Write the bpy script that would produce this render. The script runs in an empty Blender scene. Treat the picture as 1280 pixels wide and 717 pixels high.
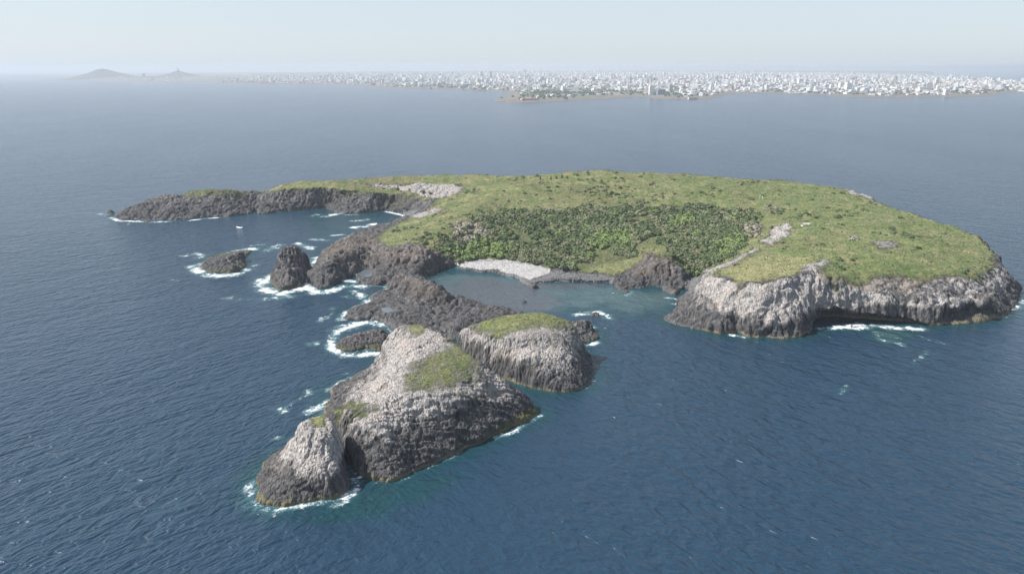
import bpy, math, random
import numpy as np

# ------------------------------------------------------------------ camera, sky, sun, exposure
random.seed(7)
RNG = np.random.default_rng(7)
CAM_H, PITCH, FPX = 140.0, math.radians(16.6), 914.0      # metres, downward tilt, focal length for a 1280 px wide frame
SUN_AZ, SUN_EL = math.radians(-90.0), math.radians(46.0)  # azimuth from the view direction (+Y), negative = left
scene = bpy.context.scene
col = scene.collection
cam_data = bpy.data.cameras.new('camera')
cam_data.sensor_width = 36.0
cam_data.lens = FPX / 1280.0 * 36.0
cam_data.clip_start, cam_data.clip_end = 1.0, 120000.0
cam = bpy.data.objects.new('camera', cam_data)
col.objects.link(cam)
cam.location = (0, 0, CAM_H)
cam.rotation_euler = (math.pi / 2 - PITCH, 0, 0)
scene.camera = cam

world = bpy.data.worlds.new('World')
scene.world = world
world.use_nodes = True
wn = world.node_tree
sky = wn.nodes.new('ShaderNodeTexSky')
sky.sky_type = 'NISHITA'
sky.sun_disc = False
sky.sun_elevation = SUN_EL
sky.sun_rotation = SUN_AZ
sky.altitude = 0
sky.air_density, sky.dust_density, sky.ozone_density = 0.8, 0.6, 1.5
bg = wn.nodes['Background']
bg.inputs['Strength'].default_value = 0.115
# a milky sea-haze veil over the clear sky, thickest at the horizon, the same all the way round
w_tc = wn.nodes.new('ShaderNodeTexCoord')
w_sep = wn.nodes.new('ShaderNodeSeparateXYZ')
w_rng = wn.nodes.new('ShaderNodeMapRange')
w_rng.inputs['From Min'].default_value, w_rng.inputs['From Max'].default_value = 0.0, 0.9
w_rng.inputs['To Min'].default_value, w_rng.inputs['To Max'].default_value = 0.86, 0.25
w_mix = wn.nodes.new('ShaderNodeMix')
w_mix.data_type = 'RGBA'
w_mix.inputs[7].default_value = (3.5, 3.84, 4.1, 1)
wn.links.new(w_tc.outputs['Generated'], w_sep.inputs[0])
wn.links.new(w_sep.outputs['Z'], w_rng.inputs['Value'])
wn.links.new(w_rng.outputs[0], w_mix.inputs[0])
wn.links.new(sky.outputs['Color'], w_mix.inputs[6])
wn.links.new(w_mix.outputs[2], bg.inputs['Color'])

sun_data = bpy.data.lights.new('sun', 'SUN')
sun_data.energy = 4.8
sun_data.angle = math.radians(0.53)
sun_data.color = (1.0, 0.965, 0.91)
sun = bpy.data.objects.new('sun', sun_data)
col.objects.link(sun)
sd = (math.sin(SUN_AZ) * math.cos(SUN_EL), math.cos(SUN_AZ) * math.cos(SUN_EL), math.sin(SUN_EL))
import mathutils
sun.rotation_euler = mathutils.Vector(sd).to_track_quat('Z', 'Y').to_euler()
sun.location = (-300, 300, 400)

vs = scene.view_settings
vs.view_transform, vs.look, vs.exposure, vs.gamma = 'Standard', 'None', 0.75, 1.0
vs.use_curve_mapping = False
cy = scene.cycles
cy.use_denoising = True
cy.denoiser = 'OPENIMAGEDENOISE'
cy.max_bounces, cy.diffuse_bounces, cy.glossy_bounces, cy.volume_bounces = 6, 3, 3, 2
cy.transparent_max_bounces = 8
cy.caustics_reflective = cy.caustics_refractive = False
cy.sample_clamp_indirect = 8.0
cy.sample_clamp_direct = 1.4
cy.use_adaptive_sampling = False


# ------------------------------------------------------------------ helpers
def U(px, py, z=0.0):
    """photo pixel -> point of the horizontal plane at height z"""
    x, v = (px - 640.0) / FPX, (358.5 - py) / FPX
    d = (x, math.cos(PITCH) + v * math.sin(PITCH), -math.sin(PITCH) + v * math.cos(PITCH))
    t = (z - CAM_H) / d[2]
    return (d[0] * t, d[1] * t)


def perlin(p, seed=0):
    p = np.asarray(p, dtype=np.float64)
    i = np.floor(p).astype(np.int64)
    f = p - i
    w = f * f * f * (f * (f * 6 - 15) + 10)
    out = np.zeros(len(p))
    for dx in (0, 1):
        for dy in (0, 1):
            for dz in (0, 1):
                h = ((i[:, 0] + dx) * 73856093) ^ ((i[:, 1] + dy) * 19349663) ^ ((i[:, 2] + dz) * 83492791) ^ (seed * 2654435)
                h = (h ^ (h >> 13)) * 1274126177
                h = h ^ (h >> 16)
                g0 = (h & 1023) / 511.5 - 1
                g1 = ((h >> 10) & 1023) / 511.5 - 1
                g2 = ((h >> 20) & 1023) / 511.5 - 1
                d = g0 * (f[:, 0] - dx) + g1 * (f[:, 1] - dy) + g2 * (f[:, 2] - dz)
                ww = (w[:, 0] if dx else 1 - w[:, 0]) * (w[:, 1] if dy else 1 - w[:, 1]) * (w[:, 2] if dz else 1 - w[:, 2])
                out += d * ww
    return out * 1.3


def fbm(p, octaves=4, seed=0, gain=0.5):
    s, a, f = 0, 1.0, 1.0
    for k in range(octaves):
        s = s + a * perlin(p * f + 17.3 * k, seed + k)
        a *= gain
        f *= 2.03
    return s


def ss(a, b, x):
    t = np.clip((x - a) / (b - a), 0, 1)
    return t * t * (3 - 2 * t)


def in_poly(x, y, poly):
    inside = np.zeros(np.shape(x), dtype=bool)
    n = len(poly)
    for k in range(n):
        x1, y1 = poly[k]
        x2, y2 = poly[(k + 1) % n]
        if y1 == y2:
            continue
        c = ((y1 > y) != (y2 > y)) & (x < (x2 - x1) * (y - y1) / (y2 - y1) + x1)
        inside ^= c
    return inside


def seg_dist(x, y, line, closed=False):
    d = np.full(np.shape(x), 1e9)
    n = len(line)
    for k in range(n if closed else n - 1):
        ax, ay = line[k]
        bx, by = line[(k + 1) % n]
        vx, vy = bx - ax, by - ay
        L = vx * vx + vy * vy + 1e-9
        t = np.clip(((x - ax) * vx + (y - ay) * vy) / L, 0, 1)
        d = np.minimum(d, np.hypot(x - ax - t * vx, y - ay - t * vy))
    return d


def make_mesh(name, V, F, smooth=True):
    """V (n,3), F (m,k) -> mesh"""
    V = np.asarray(V, dtype=np.float32)
    F = np.asarray(F, dtype=np.int32)
    me = bpy.data.meshes.new(name)
    k = F.shape[1]
    me.vertices.add(len(V))
    me.vertices.foreach_set('co', V.ravel())
    me.loops.add(F.size)
    me.loops.foreach_set('vertex_index', F.ravel())
    me.polygons.add(len(F))
    me.polygons.foreach_set('loop_start', np.arange(0, F.size, k, dtype=np.int32))
    me.polygons.foreach_set('use_smooth', np.full(len(F), smooth))
    me.update(calc_edges=True)
    return me


def attr(me, name, val):
    a = me.attributes.new(name, 'FLOAT', 'POINT')
    a.data.foreach_set('value', np.asarray(val, dtype=np.float32))


def link(name, me, material=None, parent=None, loc=(0, 0, 0)):
    o = bpy.data.objects.new(name, me)
    col.objects.link(o)
    o.location = loc
    if parent:
        o.parent = parent
    if material and not me.materials:
        me.materials.append(material)
    return o


def tag(o, label=None, cat=None, group=None, kind=None):
    if label:
        o['label'] = label
    if cat:
        o['category'] = cat
    if group:
        o['group'] = group
    if kind:
        o['kind'] = kind
    return o


# ------------------------------------------------------------------ node helpers
class NT:
    def __init__(self, name):
        self.m = bpy.data.materials.new(name)
        self.m.use_nodes = True
        self.t = self.m.node_tree
        self.b = self.t.nodes['Principled BSDF']
        self.out = self.t.nodes['Material Output']
        self.tc = None

    def n(self, typ, **kw):
        o = self.t.nodes.new(typ)
        for k, v in kw.items():
            setattr(o, k, v)
        return o

    def put(self, sock, v):
        if isinstance(v, bpy.types.NodeSocket):
            self.t.links.new(v, sock)
        elif isinstance(v, (tuple, list)) and len(v) == 3 and sock.type == 'RGBA':
            sock.default_value = (*v, 1)
        else:
            sock.default_value = v

    def coord(self):
        if not self.tc:
            self.tc = self.n('ShaderNodeTexCoord')
        return self.tc.outputs['Object']

    def pos(self):
        return self.n('ShaderNodeNewGeometry').outputs['Position']

    def mapping(self, vec, scale=(1, 1, 1), rot=(0, 0, 0), loc=(0, 0, 0)):
        o = self.n('ShaderNodeMapping')
        self.put(o.inputs['Vector'], vec)
        o.inputs['Scale'].default_value = scale
        o.inputs['Rotation'].default_value = rot
        o.inputs['Location'].default_value = loc
        return o.outputs['Vector']

    def noise(self, vec, scale, detail=4, rough=0.55, dist=0.0):
        o = self.n('ShaderNodeTexNoise')
        self.put(o.inputs['Vector'], vec)
        o.inputs['Scale'].default_value = scale
        o.inputs['Detail'].default_value = detail
        o.inputs['Roughness'].default_value = rough
        o.inputs['Distortion'].default_value = dist
        return o.outputs['Fac']

    def voronoi(self, vec, scale, feature='F1', out='Distance', rand=1.0):
        o = self.n('ShaderNodeTexVoronoi', feature=feature)
        self.put(o.inputs['Vector'], vec)
        o.inputs['Scale'].default_value = scale
        o.inputs['Randomness'].default_value = rand
        return o.outputs[out]

    def math(self, op, a, b=0.0, c=0.0, clamp=False):
        o = self.n('ShaderNodeMath', operation=op, use_clamp=clamp)
        self.put(o.inputs[0], a)
        self.put(o.inputs[1], b)
        self.put(o.inputs[2], c)
        return o.outputs[0]

    def ramp(self, x, a, b, lo=0.0, hi=1.0):
        o = self.n('ShaderNodeMapRange', interpolation_type='SMOOTHSTEP')
        self.put(o.inputs['Value'], x)
        for k, v in (('From Min', a), ('From Max', b), ('To Min', lo), ('To Max', hi)):
            self.put(o.inputs[k], v)
        return o.outputs['Result']

    def mix(self, f, a, b):
        o = self.n('ShaderNodeMix', data_type='RGBA')
        self.put(o.inputs[0], f)
        self.put(o.inputs[6], a)
        self.put(o.inputs[7], b)
        return o.outputs[2]

    def attr(self, name):
        return self.n('ShaderNodeAttribute', attribute_name=name).outputs['Fac']

    def bump(self, h, strength=1.0, dist=1.0, normal=None):
        o = self.n('ShaderNodeBump')
        self.put(o.inputs['Height'], h)
        self.put(o.inputs['Strength'], strength)
        o.inputs['Distance'].default_value = dist
        if normal:
            self.put(o.inputs['Normal'], normal)
        return o.outputs['Normal']

    def done(self, color, rough=0.9, normal=None, spec=0.3):
        self.put(self.b.inputs['Base Color'], color)
        self.put(self.b.inputs['Roughness'], rough)
        self.put(self.b.inputs['Specular IOR Level'], spec)
        if normal:
            self.put(self.b.inputs['Normal'], normal)
        return self.m


# ------------------------------------------------------------------ materials
def land_material():
    """basalt, guano-pale rock, grass, soil, sand, shore algae: mixed by vertex masks and noise"""
    M = NT('island_ground')
    p = M.coord()
    n1 = M.noise(p, 0.12, 5, 0.6)
    n2 = M.noise(p, 0.9, 4, 0.6)
    n3 = M.noise(p, 3.0, 3, 0.6)
    pc = M.mapping(p, (1, 1, 0.10))
    cn = M.noise(pc, 0.50, 4, 0.65, 0.3)
    colv = M.voronoi(M.mapping(p, (1, 1, 0.14)), 0.75, 'DISTANCE_TO_EDGE')
    colr = M.voronoi(M.mapping(p, (1, 1, 0.14)), 0.75, 'F1', 'Color')
    # basalt
    rock = M.mix(M.ramp(cn, 0.32, 0.70), (0.021, 0.021, 0.024), (0.102, 0.097, 0.096))
    rock = M.mix(M.ramp(n1, 0.45, 0.75, 0, 0.35), rock, (0.115, 0.105, 0.094))
    rock = M.mix(M.math('MULTIPLY', M.ramp(colr, 0.2, 0.9), 0.28), rock, (0.15, 0.142, 0.138))
    # reddish brown rock
    rock = M.mix(M.math('MULTIPLY', M.attr('red'), M.ramp(n1, 0.3, 0.6, 0.3, 1.0)), rock, M.mix(n2, (0.048, 0.039, 0.036), (0.150, 0.120, 0.098)))
    # pale guano-stained rock, blotchy and streaked downwards
    pale_n = M.math('ADD', M.math('MULTIPLY', cn, 1.15), M.math('MULTIPLY', n3, 0.3))
    pf = M.math('ADD', M.attr('pale'), M.math('MULTIPLY', M.math('SUBTRACT', pale_n, 0.73), 1.5))
    pale_f = M.math('MULTIPLY', M.ramp(pf, 0.12, 0.85), M.ramp(colv, 0.0, 0.12, 0.72, 1.0))
    pale_c = M.mix(M.ramp(n2, 0.35, 0.7), (0.215, 0.198, 0.186), (0.45, 0.42, 0.392))
    pale_c = M.mix(M.ramp(n1, 0.52, 0.68, 0, 0.55), pale_c, (0.42, 0.335, 0.285))
    rock = M.mix(pale_f, rock, pale_c)
    # soil, dry litter
    soil = M.mix(n2, (0.13, 0.105, 0.07), (0.27, 0.215, 0.16))
    base = M.mix(M.ramp(M.math('ADD', M.attr('dirt'), M.math('SUBTRACT', n2, 0.5)), 0.35, 0.7), rock, soil)
    # grass
    g1 = M.mix(M.ramp(M.noise(p, 0.05, 4, 0.6), 0.38, 0.62), (0.165, 0.185, 0.062), (0.255, 0.245, 0.110))
    g1 = M.mix(M.attr('lush'), g1, (0.135, 0.190, 0.055))
    g1 = M.mix(M.attr('dry'), g1, (0.32, 0.29, 0.145))
    g1 = M.mix(M.ramp(M.noise(p, 0.022, 5, 0.65, 0.6), 0.48, 0.66, 0, 0.65), g1, (0.205, 0.165, 0.092))
    g1 = M.mix(M.ramp(M.noise(M.mapping(p, (1, 1, 1), (0, 0, 0), (90, 40, 0)), 0.03, 5, 0.65, 0.6), 0.50, 0.66, 0, 0.7), g1, (0.085, 0.125, 0.034))
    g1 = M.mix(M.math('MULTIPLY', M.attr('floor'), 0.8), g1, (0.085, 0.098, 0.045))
    g2 = M.mix(M.ramp(n2, 0.32, 0.66), M.mix(0.55, g1, (0.035, 0.055, 0.014)), g1)
    g2 = M.mix(M.ramp(n3, 0.5, 0.75, 0, 0.35), g2, (0.26, 0.25, 0.10))
    n5 = M.noise(p, 0.16, 5, 0.7, 0.7)
    g2 = M.mix(M.ramp(n5, 0.50, 0.68, 0, 0.75), g2, (0.062, 0.085, 0.026))
    g2 = M.mix(M.ramp(M.noise(M.mapping(p, (1, 1, 1), (0, 0, 0), (50, 10, 0)), 0.2, 5, 0.7, 0.5), 0.52, 0.70, 0, 0.7), g2, (0.28, 0.235, 0.135))
    n4 = M.noise(p, 0.28, 4, 0.65)
    gf = M.ramp(M.math('ADD', M.attr('grass'), M.math('ADD', M.math('MULTIPLY', M.math('SUBTRACT', M.math('ADD', n2, n3), 1.0), 0.8), M.math('MULTIPLY', M.math('SUBTRACT', n4, 0.5), 1.1))), 0.30, 0.68)
    base = M.mix(gf, base, g2)
    # beach: pale shell sand and grey pebbles
    sandc = M.mix(M.ramp(n2, 0.35, 0.65), (0.22, 0.21, 0.205), (0.50, 0.485, 0.465))
    base = M.mix(M.ramp(M.math('ADD', M.attr('sand'), M.math('MULTIPLY', M.math('SUBTRACT', M.math('ADD', n2, M.noise(p, 0.28, 4, 0.65)), 1.0), 0.9)), 0.3, 0.75), base, sandc)
    pebc = M.mix(M.voronoi(p, 1.6), (0.05, 0.05, 0.055), (0.20, 0.195, 0.195))
    base = M.mix(M.ramp(M.attr('pebble'), 0.35, 0.65), base, pebc)
    # algae and barnacle belt at the water line
    shc = M.mix(n3, (0.060, 0.052, 0.028), (0.23, 0.195, 0.125))
    base = M.mix(M.ramp(M.math('ADD', M.attr('shore'), M.math('MULTIPLY', M.math('SUBTRACT', n2, 0.5), 0.8)), 0.4, 0.6), base, shc)
    base = M.mix(M.math('MULTIPLY', M.attr('algae'), M.ramp(n2, 0.35, 0.6)), base, M.mix(n3, (0.040, 0.040, 0.013), (0.115, 0.108, 0.032)))
    # relief
    colh = M.ramp(colv, 0.0, 0.22)
    hgt = M.math('ADD', M.math('MULTIPLY', colh, 0.28), M.math('ADD', M.math('MULTIPLY', cn, 1.0), M.math('MULTIPLY', n3, 0.18)))
    ghgt = M.math('ADD', M.math('MULTIPLY', M.noise(p, 0.16, 5, 0.7, 0.7), 2.2), M.math('ADD', M.math('MULTIPLY', n2, 0.9), M.math('MULTIPLY', n3, 0.6)))
    h = M.n('ShaderNodeMix')
    M.put(h.inputs[0], gf)
    M.put(h.inputs[2], hgt)
    M.put(h.inputs[3], ghgt)
    nor = M.bump(h.outputs[0], 0.9, 0.95)
    wet = M.ramp(M.attr('wet'), 0.3, 0.8, 0.92, 0.45)
    return M.done(base, wet, nor, 0.3)


def sea_material():
    M = NT('sea_water')
    p = M.coord()
    # wind sea running in from the left, crests lie lower-left to upper-right
    sx = M.n('ShaderNodeSeparateXYZ')
    M.put(sx.inputs[0], p)
    side = M.ramp(M.math('ADD', sx.outputs[0], M.math('MULTIPLY', M.noise(p, 0.008, 2), 160)), -60, 160)

    def waves(r, length, scale, detail, dist):
        m = M.n('ShaderNodeMapping', vector_type='TEXTURE')
        M.put(m.inputs['Vector'], p)
        m.inputs['Scale'].default_value = (1, length, 1)
        m.inputs['Rotation'].default_value = (0, 0, math.radians(r))
        return M.noise(m.outputs[0], scale, detail, 0.58, dist)

    def fan(rl, rr, length, scale, detail, dist):
        o = M.n('ShaderNodeMix')
        M.put(o.inputs[0], side)
        M.put(o.inputs[2], waves(rl, length, scale, detail, dist))
        M.put(o.inputs[3], waves(rr, length, scale, detail, dist))
        return o.outputs[0]
    w0 = fan(-48, 40, 2.3, 0.17, 2, 0.7)
    w1 = fan(-35, 52, 2.0, 0.38, 1, 0.7)
    w2 = waves(-80, 1.4, 1.25, 3, 0.5)
    sw = fan(-50, 42, 3.5, 0.04, 2, 0.3)
    calm = M.ramp(M.attr('calm'), 0.0, 1.0, 1.0, 0.55)
    h = M.math('ADD', M.math('MULTIPLY', w0, 2.1), M.math('MULTIPLY', w1, 1.2))
    h = M.math('ADD', h, M.math('MULTIPLY', w2, 0.28))
    h = M.math('ADD', h, M.math('MULTIPLY', sw, 2.0))
    patch = M.ramp(M.noise(M.mapping(p, (1, 0.35, 1), (0, 0, math.radians(20))), 0.006, 4, 0.6), 0.35, 0.65, 0.75, 1.1)
    nor = M.bump(h, M.math('MULTIPLY', M.math('MULTIPLY', calm, patch), 1.0), 1.0)
    sh = M.attr('shallow')
    sn = M.noise(p, 0.05, 4, 0.6)
    shn = M.math('MULTIPLY', sh, M.ramp(sn, 0.25, 0.6, 0.65, 1.1), clamp=True)
    deep = (0.0125, 0.0355, 0.063)
    c = M.mix(M.ramp(shn, 0.0, 0.5), deep, (0.008, 0.040, 0.050))
    c = M.mix(M.ramp(shn, 0.45, 1.0), c, (0.042, 0.078, 0.082))
    c = M.mix(M.attr('reef'), c, M.mix(M.noise(p, 0.5, 4, 0.65), (0.022, 0.026, 0.032), (0.085, 0.09, 0.10)))
    # foam
    fo = M.math('MULTIPLY', M.attr('foam'), M.ramp(M.noise(p, 0.07, 3, 0.6, 0.5), 0.34, 0.6, 0.5, 1.1))
    fn = M.math('ADD', M.math('MULTIPLY', M.noise(p, 0.22, 5, 0.65, 0.8), 0.75), M.math('MULTIPLY', M.noise(p, 1.1, 4, 0.7, 0.6), 0.55))
    ff = M.ramp(M.math('ADD', fo, M.math('MULTIPLY', M.math('SUBTRACT', fn, 0.65), 3.4)), 0.45, 1.25)
    ff = M.math('MULTIPLY', ff, M.ramp(fo, 0.02, 0.2))
    halo = M.math('MULTIPLY', M.ramp(fo, 0.05, 0.7), 0.5)
    c = M.mix(halo, c, (0.06, 0.15, 0.17))
    c = M.mix(ff, c, (0.74, 0.76, 0.77))
    M.put(M.b.inputs['IOR'], 1.333)
    return M.done(c, M.math('ADD', M.math('MULTIPLY', ff, 0.65), 0.2), nor, 0.5)


def leaf_material(name, dark, light, tip):
    M = NT(name)
    p = M.coord()
    oi = M.n('ShaderNodeObjectInfo').outputs['Random']
    v = M.attr('tone')
    c = M.mix(M.ramp(M.noise(p, 1.3, 3, 0.6), 0.35, 0.65), dark, light)
    c = M.mix(M.math('MULTIPLY', v, 0.7), c, tip)
    return M.done(c, 0.75, None, 0.25)


def plain(name, color, rough=0.85, var=0.25, scale=0.6, spec=0.3):
    M = NT(name)
    p = M.coord()
    n = M.noise(p, scale, 4, 0.6)
    c2 = tuple(x * (1 - var) for x in color)
    return M.done(M.mix(M.ramp(n, 0.35, 0.65), c2, color), rough, M.bump(n, 0.3, 0.05), spec)


def building_material(name, wall, glass=(0.05, 0.06, 0.075)):
    """far facades: storeys and window rows are below a pixel, so they are only a colour pattern"""
    M = NT(name)
    p = M.coord()
    sx = M.n('ShaderNodeSeparateXYZ')
    M.put(sx.inputs[0], p)
    u = M.math('ADD', sx.outputs[0], sx.outputs[1])
    fz = M.math('FRACT', M.math('DIVIDE', sx.outputs[2], 3.2))
    fu = M.math('FRACT', M.math('DIVIDE', u, 3.6))
    win = M.math('MULTIPLY', M.math('LESS_THAN', M.math('ABSOLUTE', M.math('SUBTRACT', fz, 0.5)), 0.24),
                 M.math('LESS_THAN', M.math('ABSOLUTE', M.math('SUBTRACT', fu, 0.5)), 0.26))
    gn = M.n('ShaderNodeNewGeometry')
    nz = M.n('ShaderNodeSeparateXYZ')
    M.put(nz.inputs[0], gn.outputs['Normal'])
    side = M.math('LESS_THAN', nz.outputs[2], 0.5)
    tone = M.attr('tone')
    w = M.mix(tone, wall, tuple(x * 0.55 for x in wall))
    c = M.mix(M.math('MULTIPLY', M.math('MULTIPLY', win, side), 0.8), w, glass)
    return M.done(c, 0.8, None, 0.3)


MAT_LAND = land_material()
MAT_SEA = sea_material()


# ------------------------------------------------------------------ terrain: contour lines -> height field -> voxel solid -> weathered surface
def pts(lst):
    """[(px,py,z)...] -> world (x,y,z); a leading 'w' marks a point already in metres"""
    out = []
    for q in lst:
        if q[0] == 'w':
            out.append(tuple(float(v) for v in q[1:]))
        else:
            z = q[2] if len(q) > 2 else 0.0
            out.append((*U(q[0], q[1], z), z))
    return out


def away(lst, d, z=0.0):
    """points d metres behind the given silhouette points, seen from the camera"""
    out = []
    for q in lst:
        x, y = U(q[0], q[1], q[2])
        L = math.hypot(x, y)
        dd = q[3] if len(q) > 3 else d
        out.append(('w', x * (1 + dd / L), y * (1 + dd / L), z))
    return out


class Dem:
    def __init__(self, coast, lines, res, lip=0.9, floor=-4.0, margin=10, blur=1):
        self.poly = [(p[0], p[1]) for p in pts(coast)]
        P = np.array(self.poly)
        self.res = res
        self.x0, self.y0 = P.min(0) - margin
        x1, y1 = P.max(0) + margin
        nx = int(math.ceil((x1 - self.x0) / res / 8)) * 8 + 1
        ny = int(math.ceil((y1 - self.y0) / res / 8)) * 8 + 1
        gx = self.x0 + np.arange(nx) * res
        gy = self.y0 + np.arange(ny) * res
        X, Y = np.meshgrid(gx, gy)
        self.inside = in_poly(X, Y, self.poly)
        acc = np.zeros((ny, nx))
        cnt = np.zeros((ny, nx))

        def put(x, y, z):
            i = int(round((x - self.x0) / res))
            j = int(round((y - self.y0) / res))
            if 0 <= i < nx and 0 <= j < ny:
                acc[j, i] += z
                cnt[j, i] += 1
        for ln in lines:
            w = pts(ln)
            if len(w) == 1:
                put(*w[0])
            for (ax, ay, az), (bx, by, bz) in zip(w[:-1], w[1:]):
                n = max(2, int(math.hypot(bx - ax, by - ay) / (res * 0.6)))
                for k in range(n + 1):
                    t = k / n
                    put(ax + (bx - ax) * t, ay + (by - ay) * t, az + (bz - az) * t)
        fixed = cnt > 0
        val = np.where(fixed, acc / np.maximum(cnt, 1), 0)
        out = ~self.inside
        edge = np.zeros_like(out)
        for ax, s in ((0, 1), (0, -1), (1, 1), (1, -1)):
            edge |= np.roll(out, s, ax)
        edge &= self.inside
        val = np.where(out, lip, val)
        fixed = fixed | out
        sel = edge & ~(cnt > 0)
        val[sel] = lip
        fixed |= sel
        h = None
        for lev in (8, 4, 2, 1):
            if lev > 1:
                fy, fx = (ny + lev - 1) // lev, (nx + lev - 1) // lev
                fv = np.zeros((fy * lev, fx * lev))
                ff = np.zeros((fy * lev, fx * lev))
                wgt = np.where(out, 0.2, 1.0) * fixed
                fv[:ny, :nx] = val * wgt
                ff[:ny, :nx] = wgt
                fv = fv.reshape(fy, lev, fx, lev).sum((1, 3))
                ff = ff.reshape(fy, lev, fx, lev).sum((1, 3))
                m = ff > 0
                v = np.where(m, fv / np.maximum(ff, 1e-6), 0)
            else:
                m, v = fixed, val
            if h is None:
                g = np.where(m, v, v[m].mean())
            else:
                g = np.repeat(np.repeat(h, 2, 0), 2, 1)[:v.shape[0], :v.shape[1]]
                if g.shape != v.shape:
                    g = np.pad(g, ((0, v.shape[0] - g.shape[0]), (0, v.shape[1] - g.shape[1])), mode='edge')
                g = np.where(m, v, g)
            for _ in range(220):
                q = np.pad(g, 1, mode='edge')
                g = np.where(m, v, (q[:-2, 1:-1] + q[2:, 1:-1] + q[1:-1, :-2] + q[1:-1, 2:]) * 0.25)
            h = g
        for _ in range(blur):
            q = np.pad(h, 1, mode='edge')
            h = (q[:-2, 1:-1] + q[2:, 1:-1] + q[1:-1, :-2] + q[1:-1, 2:] + 4 * h) / 8
        self.top = h
        self.h = np.where(self.inside, h, floor)
        self.nx, self.ny = nx, ny

    def at(self, x, y, grid=None):
        g = self.h if grid is None else grid
        fx = np.clip((np.asarray(x, float) - self.x0) / self.res, 0, self.nx - 1.001)
        fy = np.clip((np.asarray(y, float) - self.y0) / self.res, 0, self.ny - 1.001)
        i, j = fx.astype(int), fy.astype(int)
        u, v = fx - i, fy - j
        return (g[j, i] * (1 - u) + g[j, i + 1] * u) * (1 - v) + (g[j + 1, i] * (1 - u) + g[j + 1, i + 1] * u) * v

    def hit(self, px, py):
        """where the line of sight through a photo pixel meets this land: a point of its surface"""
        zs = np.linspace(45, 0, 451)
        xy = np.array([U(px, py, z) for z in zs])
        hh = self.at(xy[:, 0], xy[:, 1])
        k = np.argmax(hh >= zs)
        if not (hh >= zs).any():
            k = len(zs) - 1
        return (xy[k, 0], xy[k, 1])


def solid(dem, res, voxel, warp=1.5, wlen=14.0, seed=1, carve=None):
    """closed block from the height field, re-meshed into even voxels so that cliffs get as many faces as tops"""
    x1 = dem.x0 + (dem.nx - 1) * dem.res
    y1 = dem.y0 + (dem.ny - 1) * dem.res
    nx, ny = int((x1 - dem.x0) / res), int((y1 - dem.y0) / res)
    X, Y = np.meshgrid(np.linspace(dem.x0, x1, nx), np.linspace(dem.y0, y1, ny))
    q = np.stack([X.ravel() / wlen, Y.ravel() / wlen, np.zeros(X.size)], 1)
    wx = warp * (fbm(q, 3, seed) + 0.45 * perlin(q * 4.1, seed + 5))
    wy = warp * (fbm(q + 31.7, 3, seed + 9) + 0.45 * perlin(q * 4.1 + 9.1, seed + 15))
    Z = dem.at(X.ravel() + wx, Y.ravel() + wy)
    n = nx * ny
    top = np.stack([X.ravel(), Y.ravel(), Z], 1)
    bot = top.copy()
    bot[:, 2] = -7
    idx = np.arange(n).reshape(ny, nx)
    a = np.stack([idx[:-1, :-1], idx[:-1, 1:], idx[1:, 1:], idx[1:, :-1]], -1).reshape(-1, 4)
    faces = [a, a[:, ::-1] + n]
    for e, rev in ((idx[0, :], 0), (idx[-1, :], 1), (idx[:, 0], 1), (idx[:, -1], 0)):
        f = np.stack([e[:-1], e[:-1] + n, e[1:] + n, e[1:]], 1)
        faces.append(f[:, ::-1] if rev else f)
    V = np.concatenate([top, bot])
    if carve is not None:
        V[:n] = carve(V[:n])
    me = make_mesh('block', V, np.concatenate(faces))
    ob = bpy.data.objects.new('block', me)
    col.objects.link(ob)
    md = ob.modifiers.new('r', 'REMESH')
    md.mode = 'VOXEL'
    md.voxel_size = voxel
    dg = bpy.context.evaluated_depsgraph_get()
    m2 = bpy.data.meshes.new_from_object(ob.evaluated_get(dg))
    bpy.data.objects.remove(ob)
    nv = len(m2.vertices)
    V = np.empty(nv * 3, dtype=np.float32)
    m2.vertices.foreach_get('co', V)
    V = V.reshape(-1, 3).astype(np.float64)
    F = np.empty(len(m2.polygons) * 4, dtype=np.int32)
    m2.loops.foreach_get('vertex_index', F)
    F = F.reshape(-1, 4)
    bpy.data.meshes.remove(m2)
    keep = (V[F][:, :, 2].max(1) > -2.2)
    F = F[keep]
    used = np.unique(F)
    remap = np.full(nv, -1)
    remap[used] = np.arange(len(used))
    return V[used], remap[F]


def normals(V, F):
    a, b, c, d = (V[F[:, k]] for k in range(4))
    n = np.cross(c - a, d - b)
    N = np.zeros_like(V)
    for k in range(4):
        for ax in range(3):
            N[:, ax] += np.bincount(F[:, k], n[:, ax], len(V))
    return N / np.maximum(np.linalg.norm(N, axis=1), 1e-9)[:, None]


def relax(V, F, it=1):
    for _ in range(it):
        S = np.zeros_like(V)
        C = np.zeros(len(V))
        for k in range(4):
            for m in (1, 3):
                for ax in range(3):
                    S[:, ax] += np.bincount(F[:, k], V[F[:, (k + m) % 4], ax], len(V))
                C += np.bincount(F[:, k], None, len(V))
        V = 0.5 * V + 0.5 * S / np.maximum(C, 1)[:, None]
    return V


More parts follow.
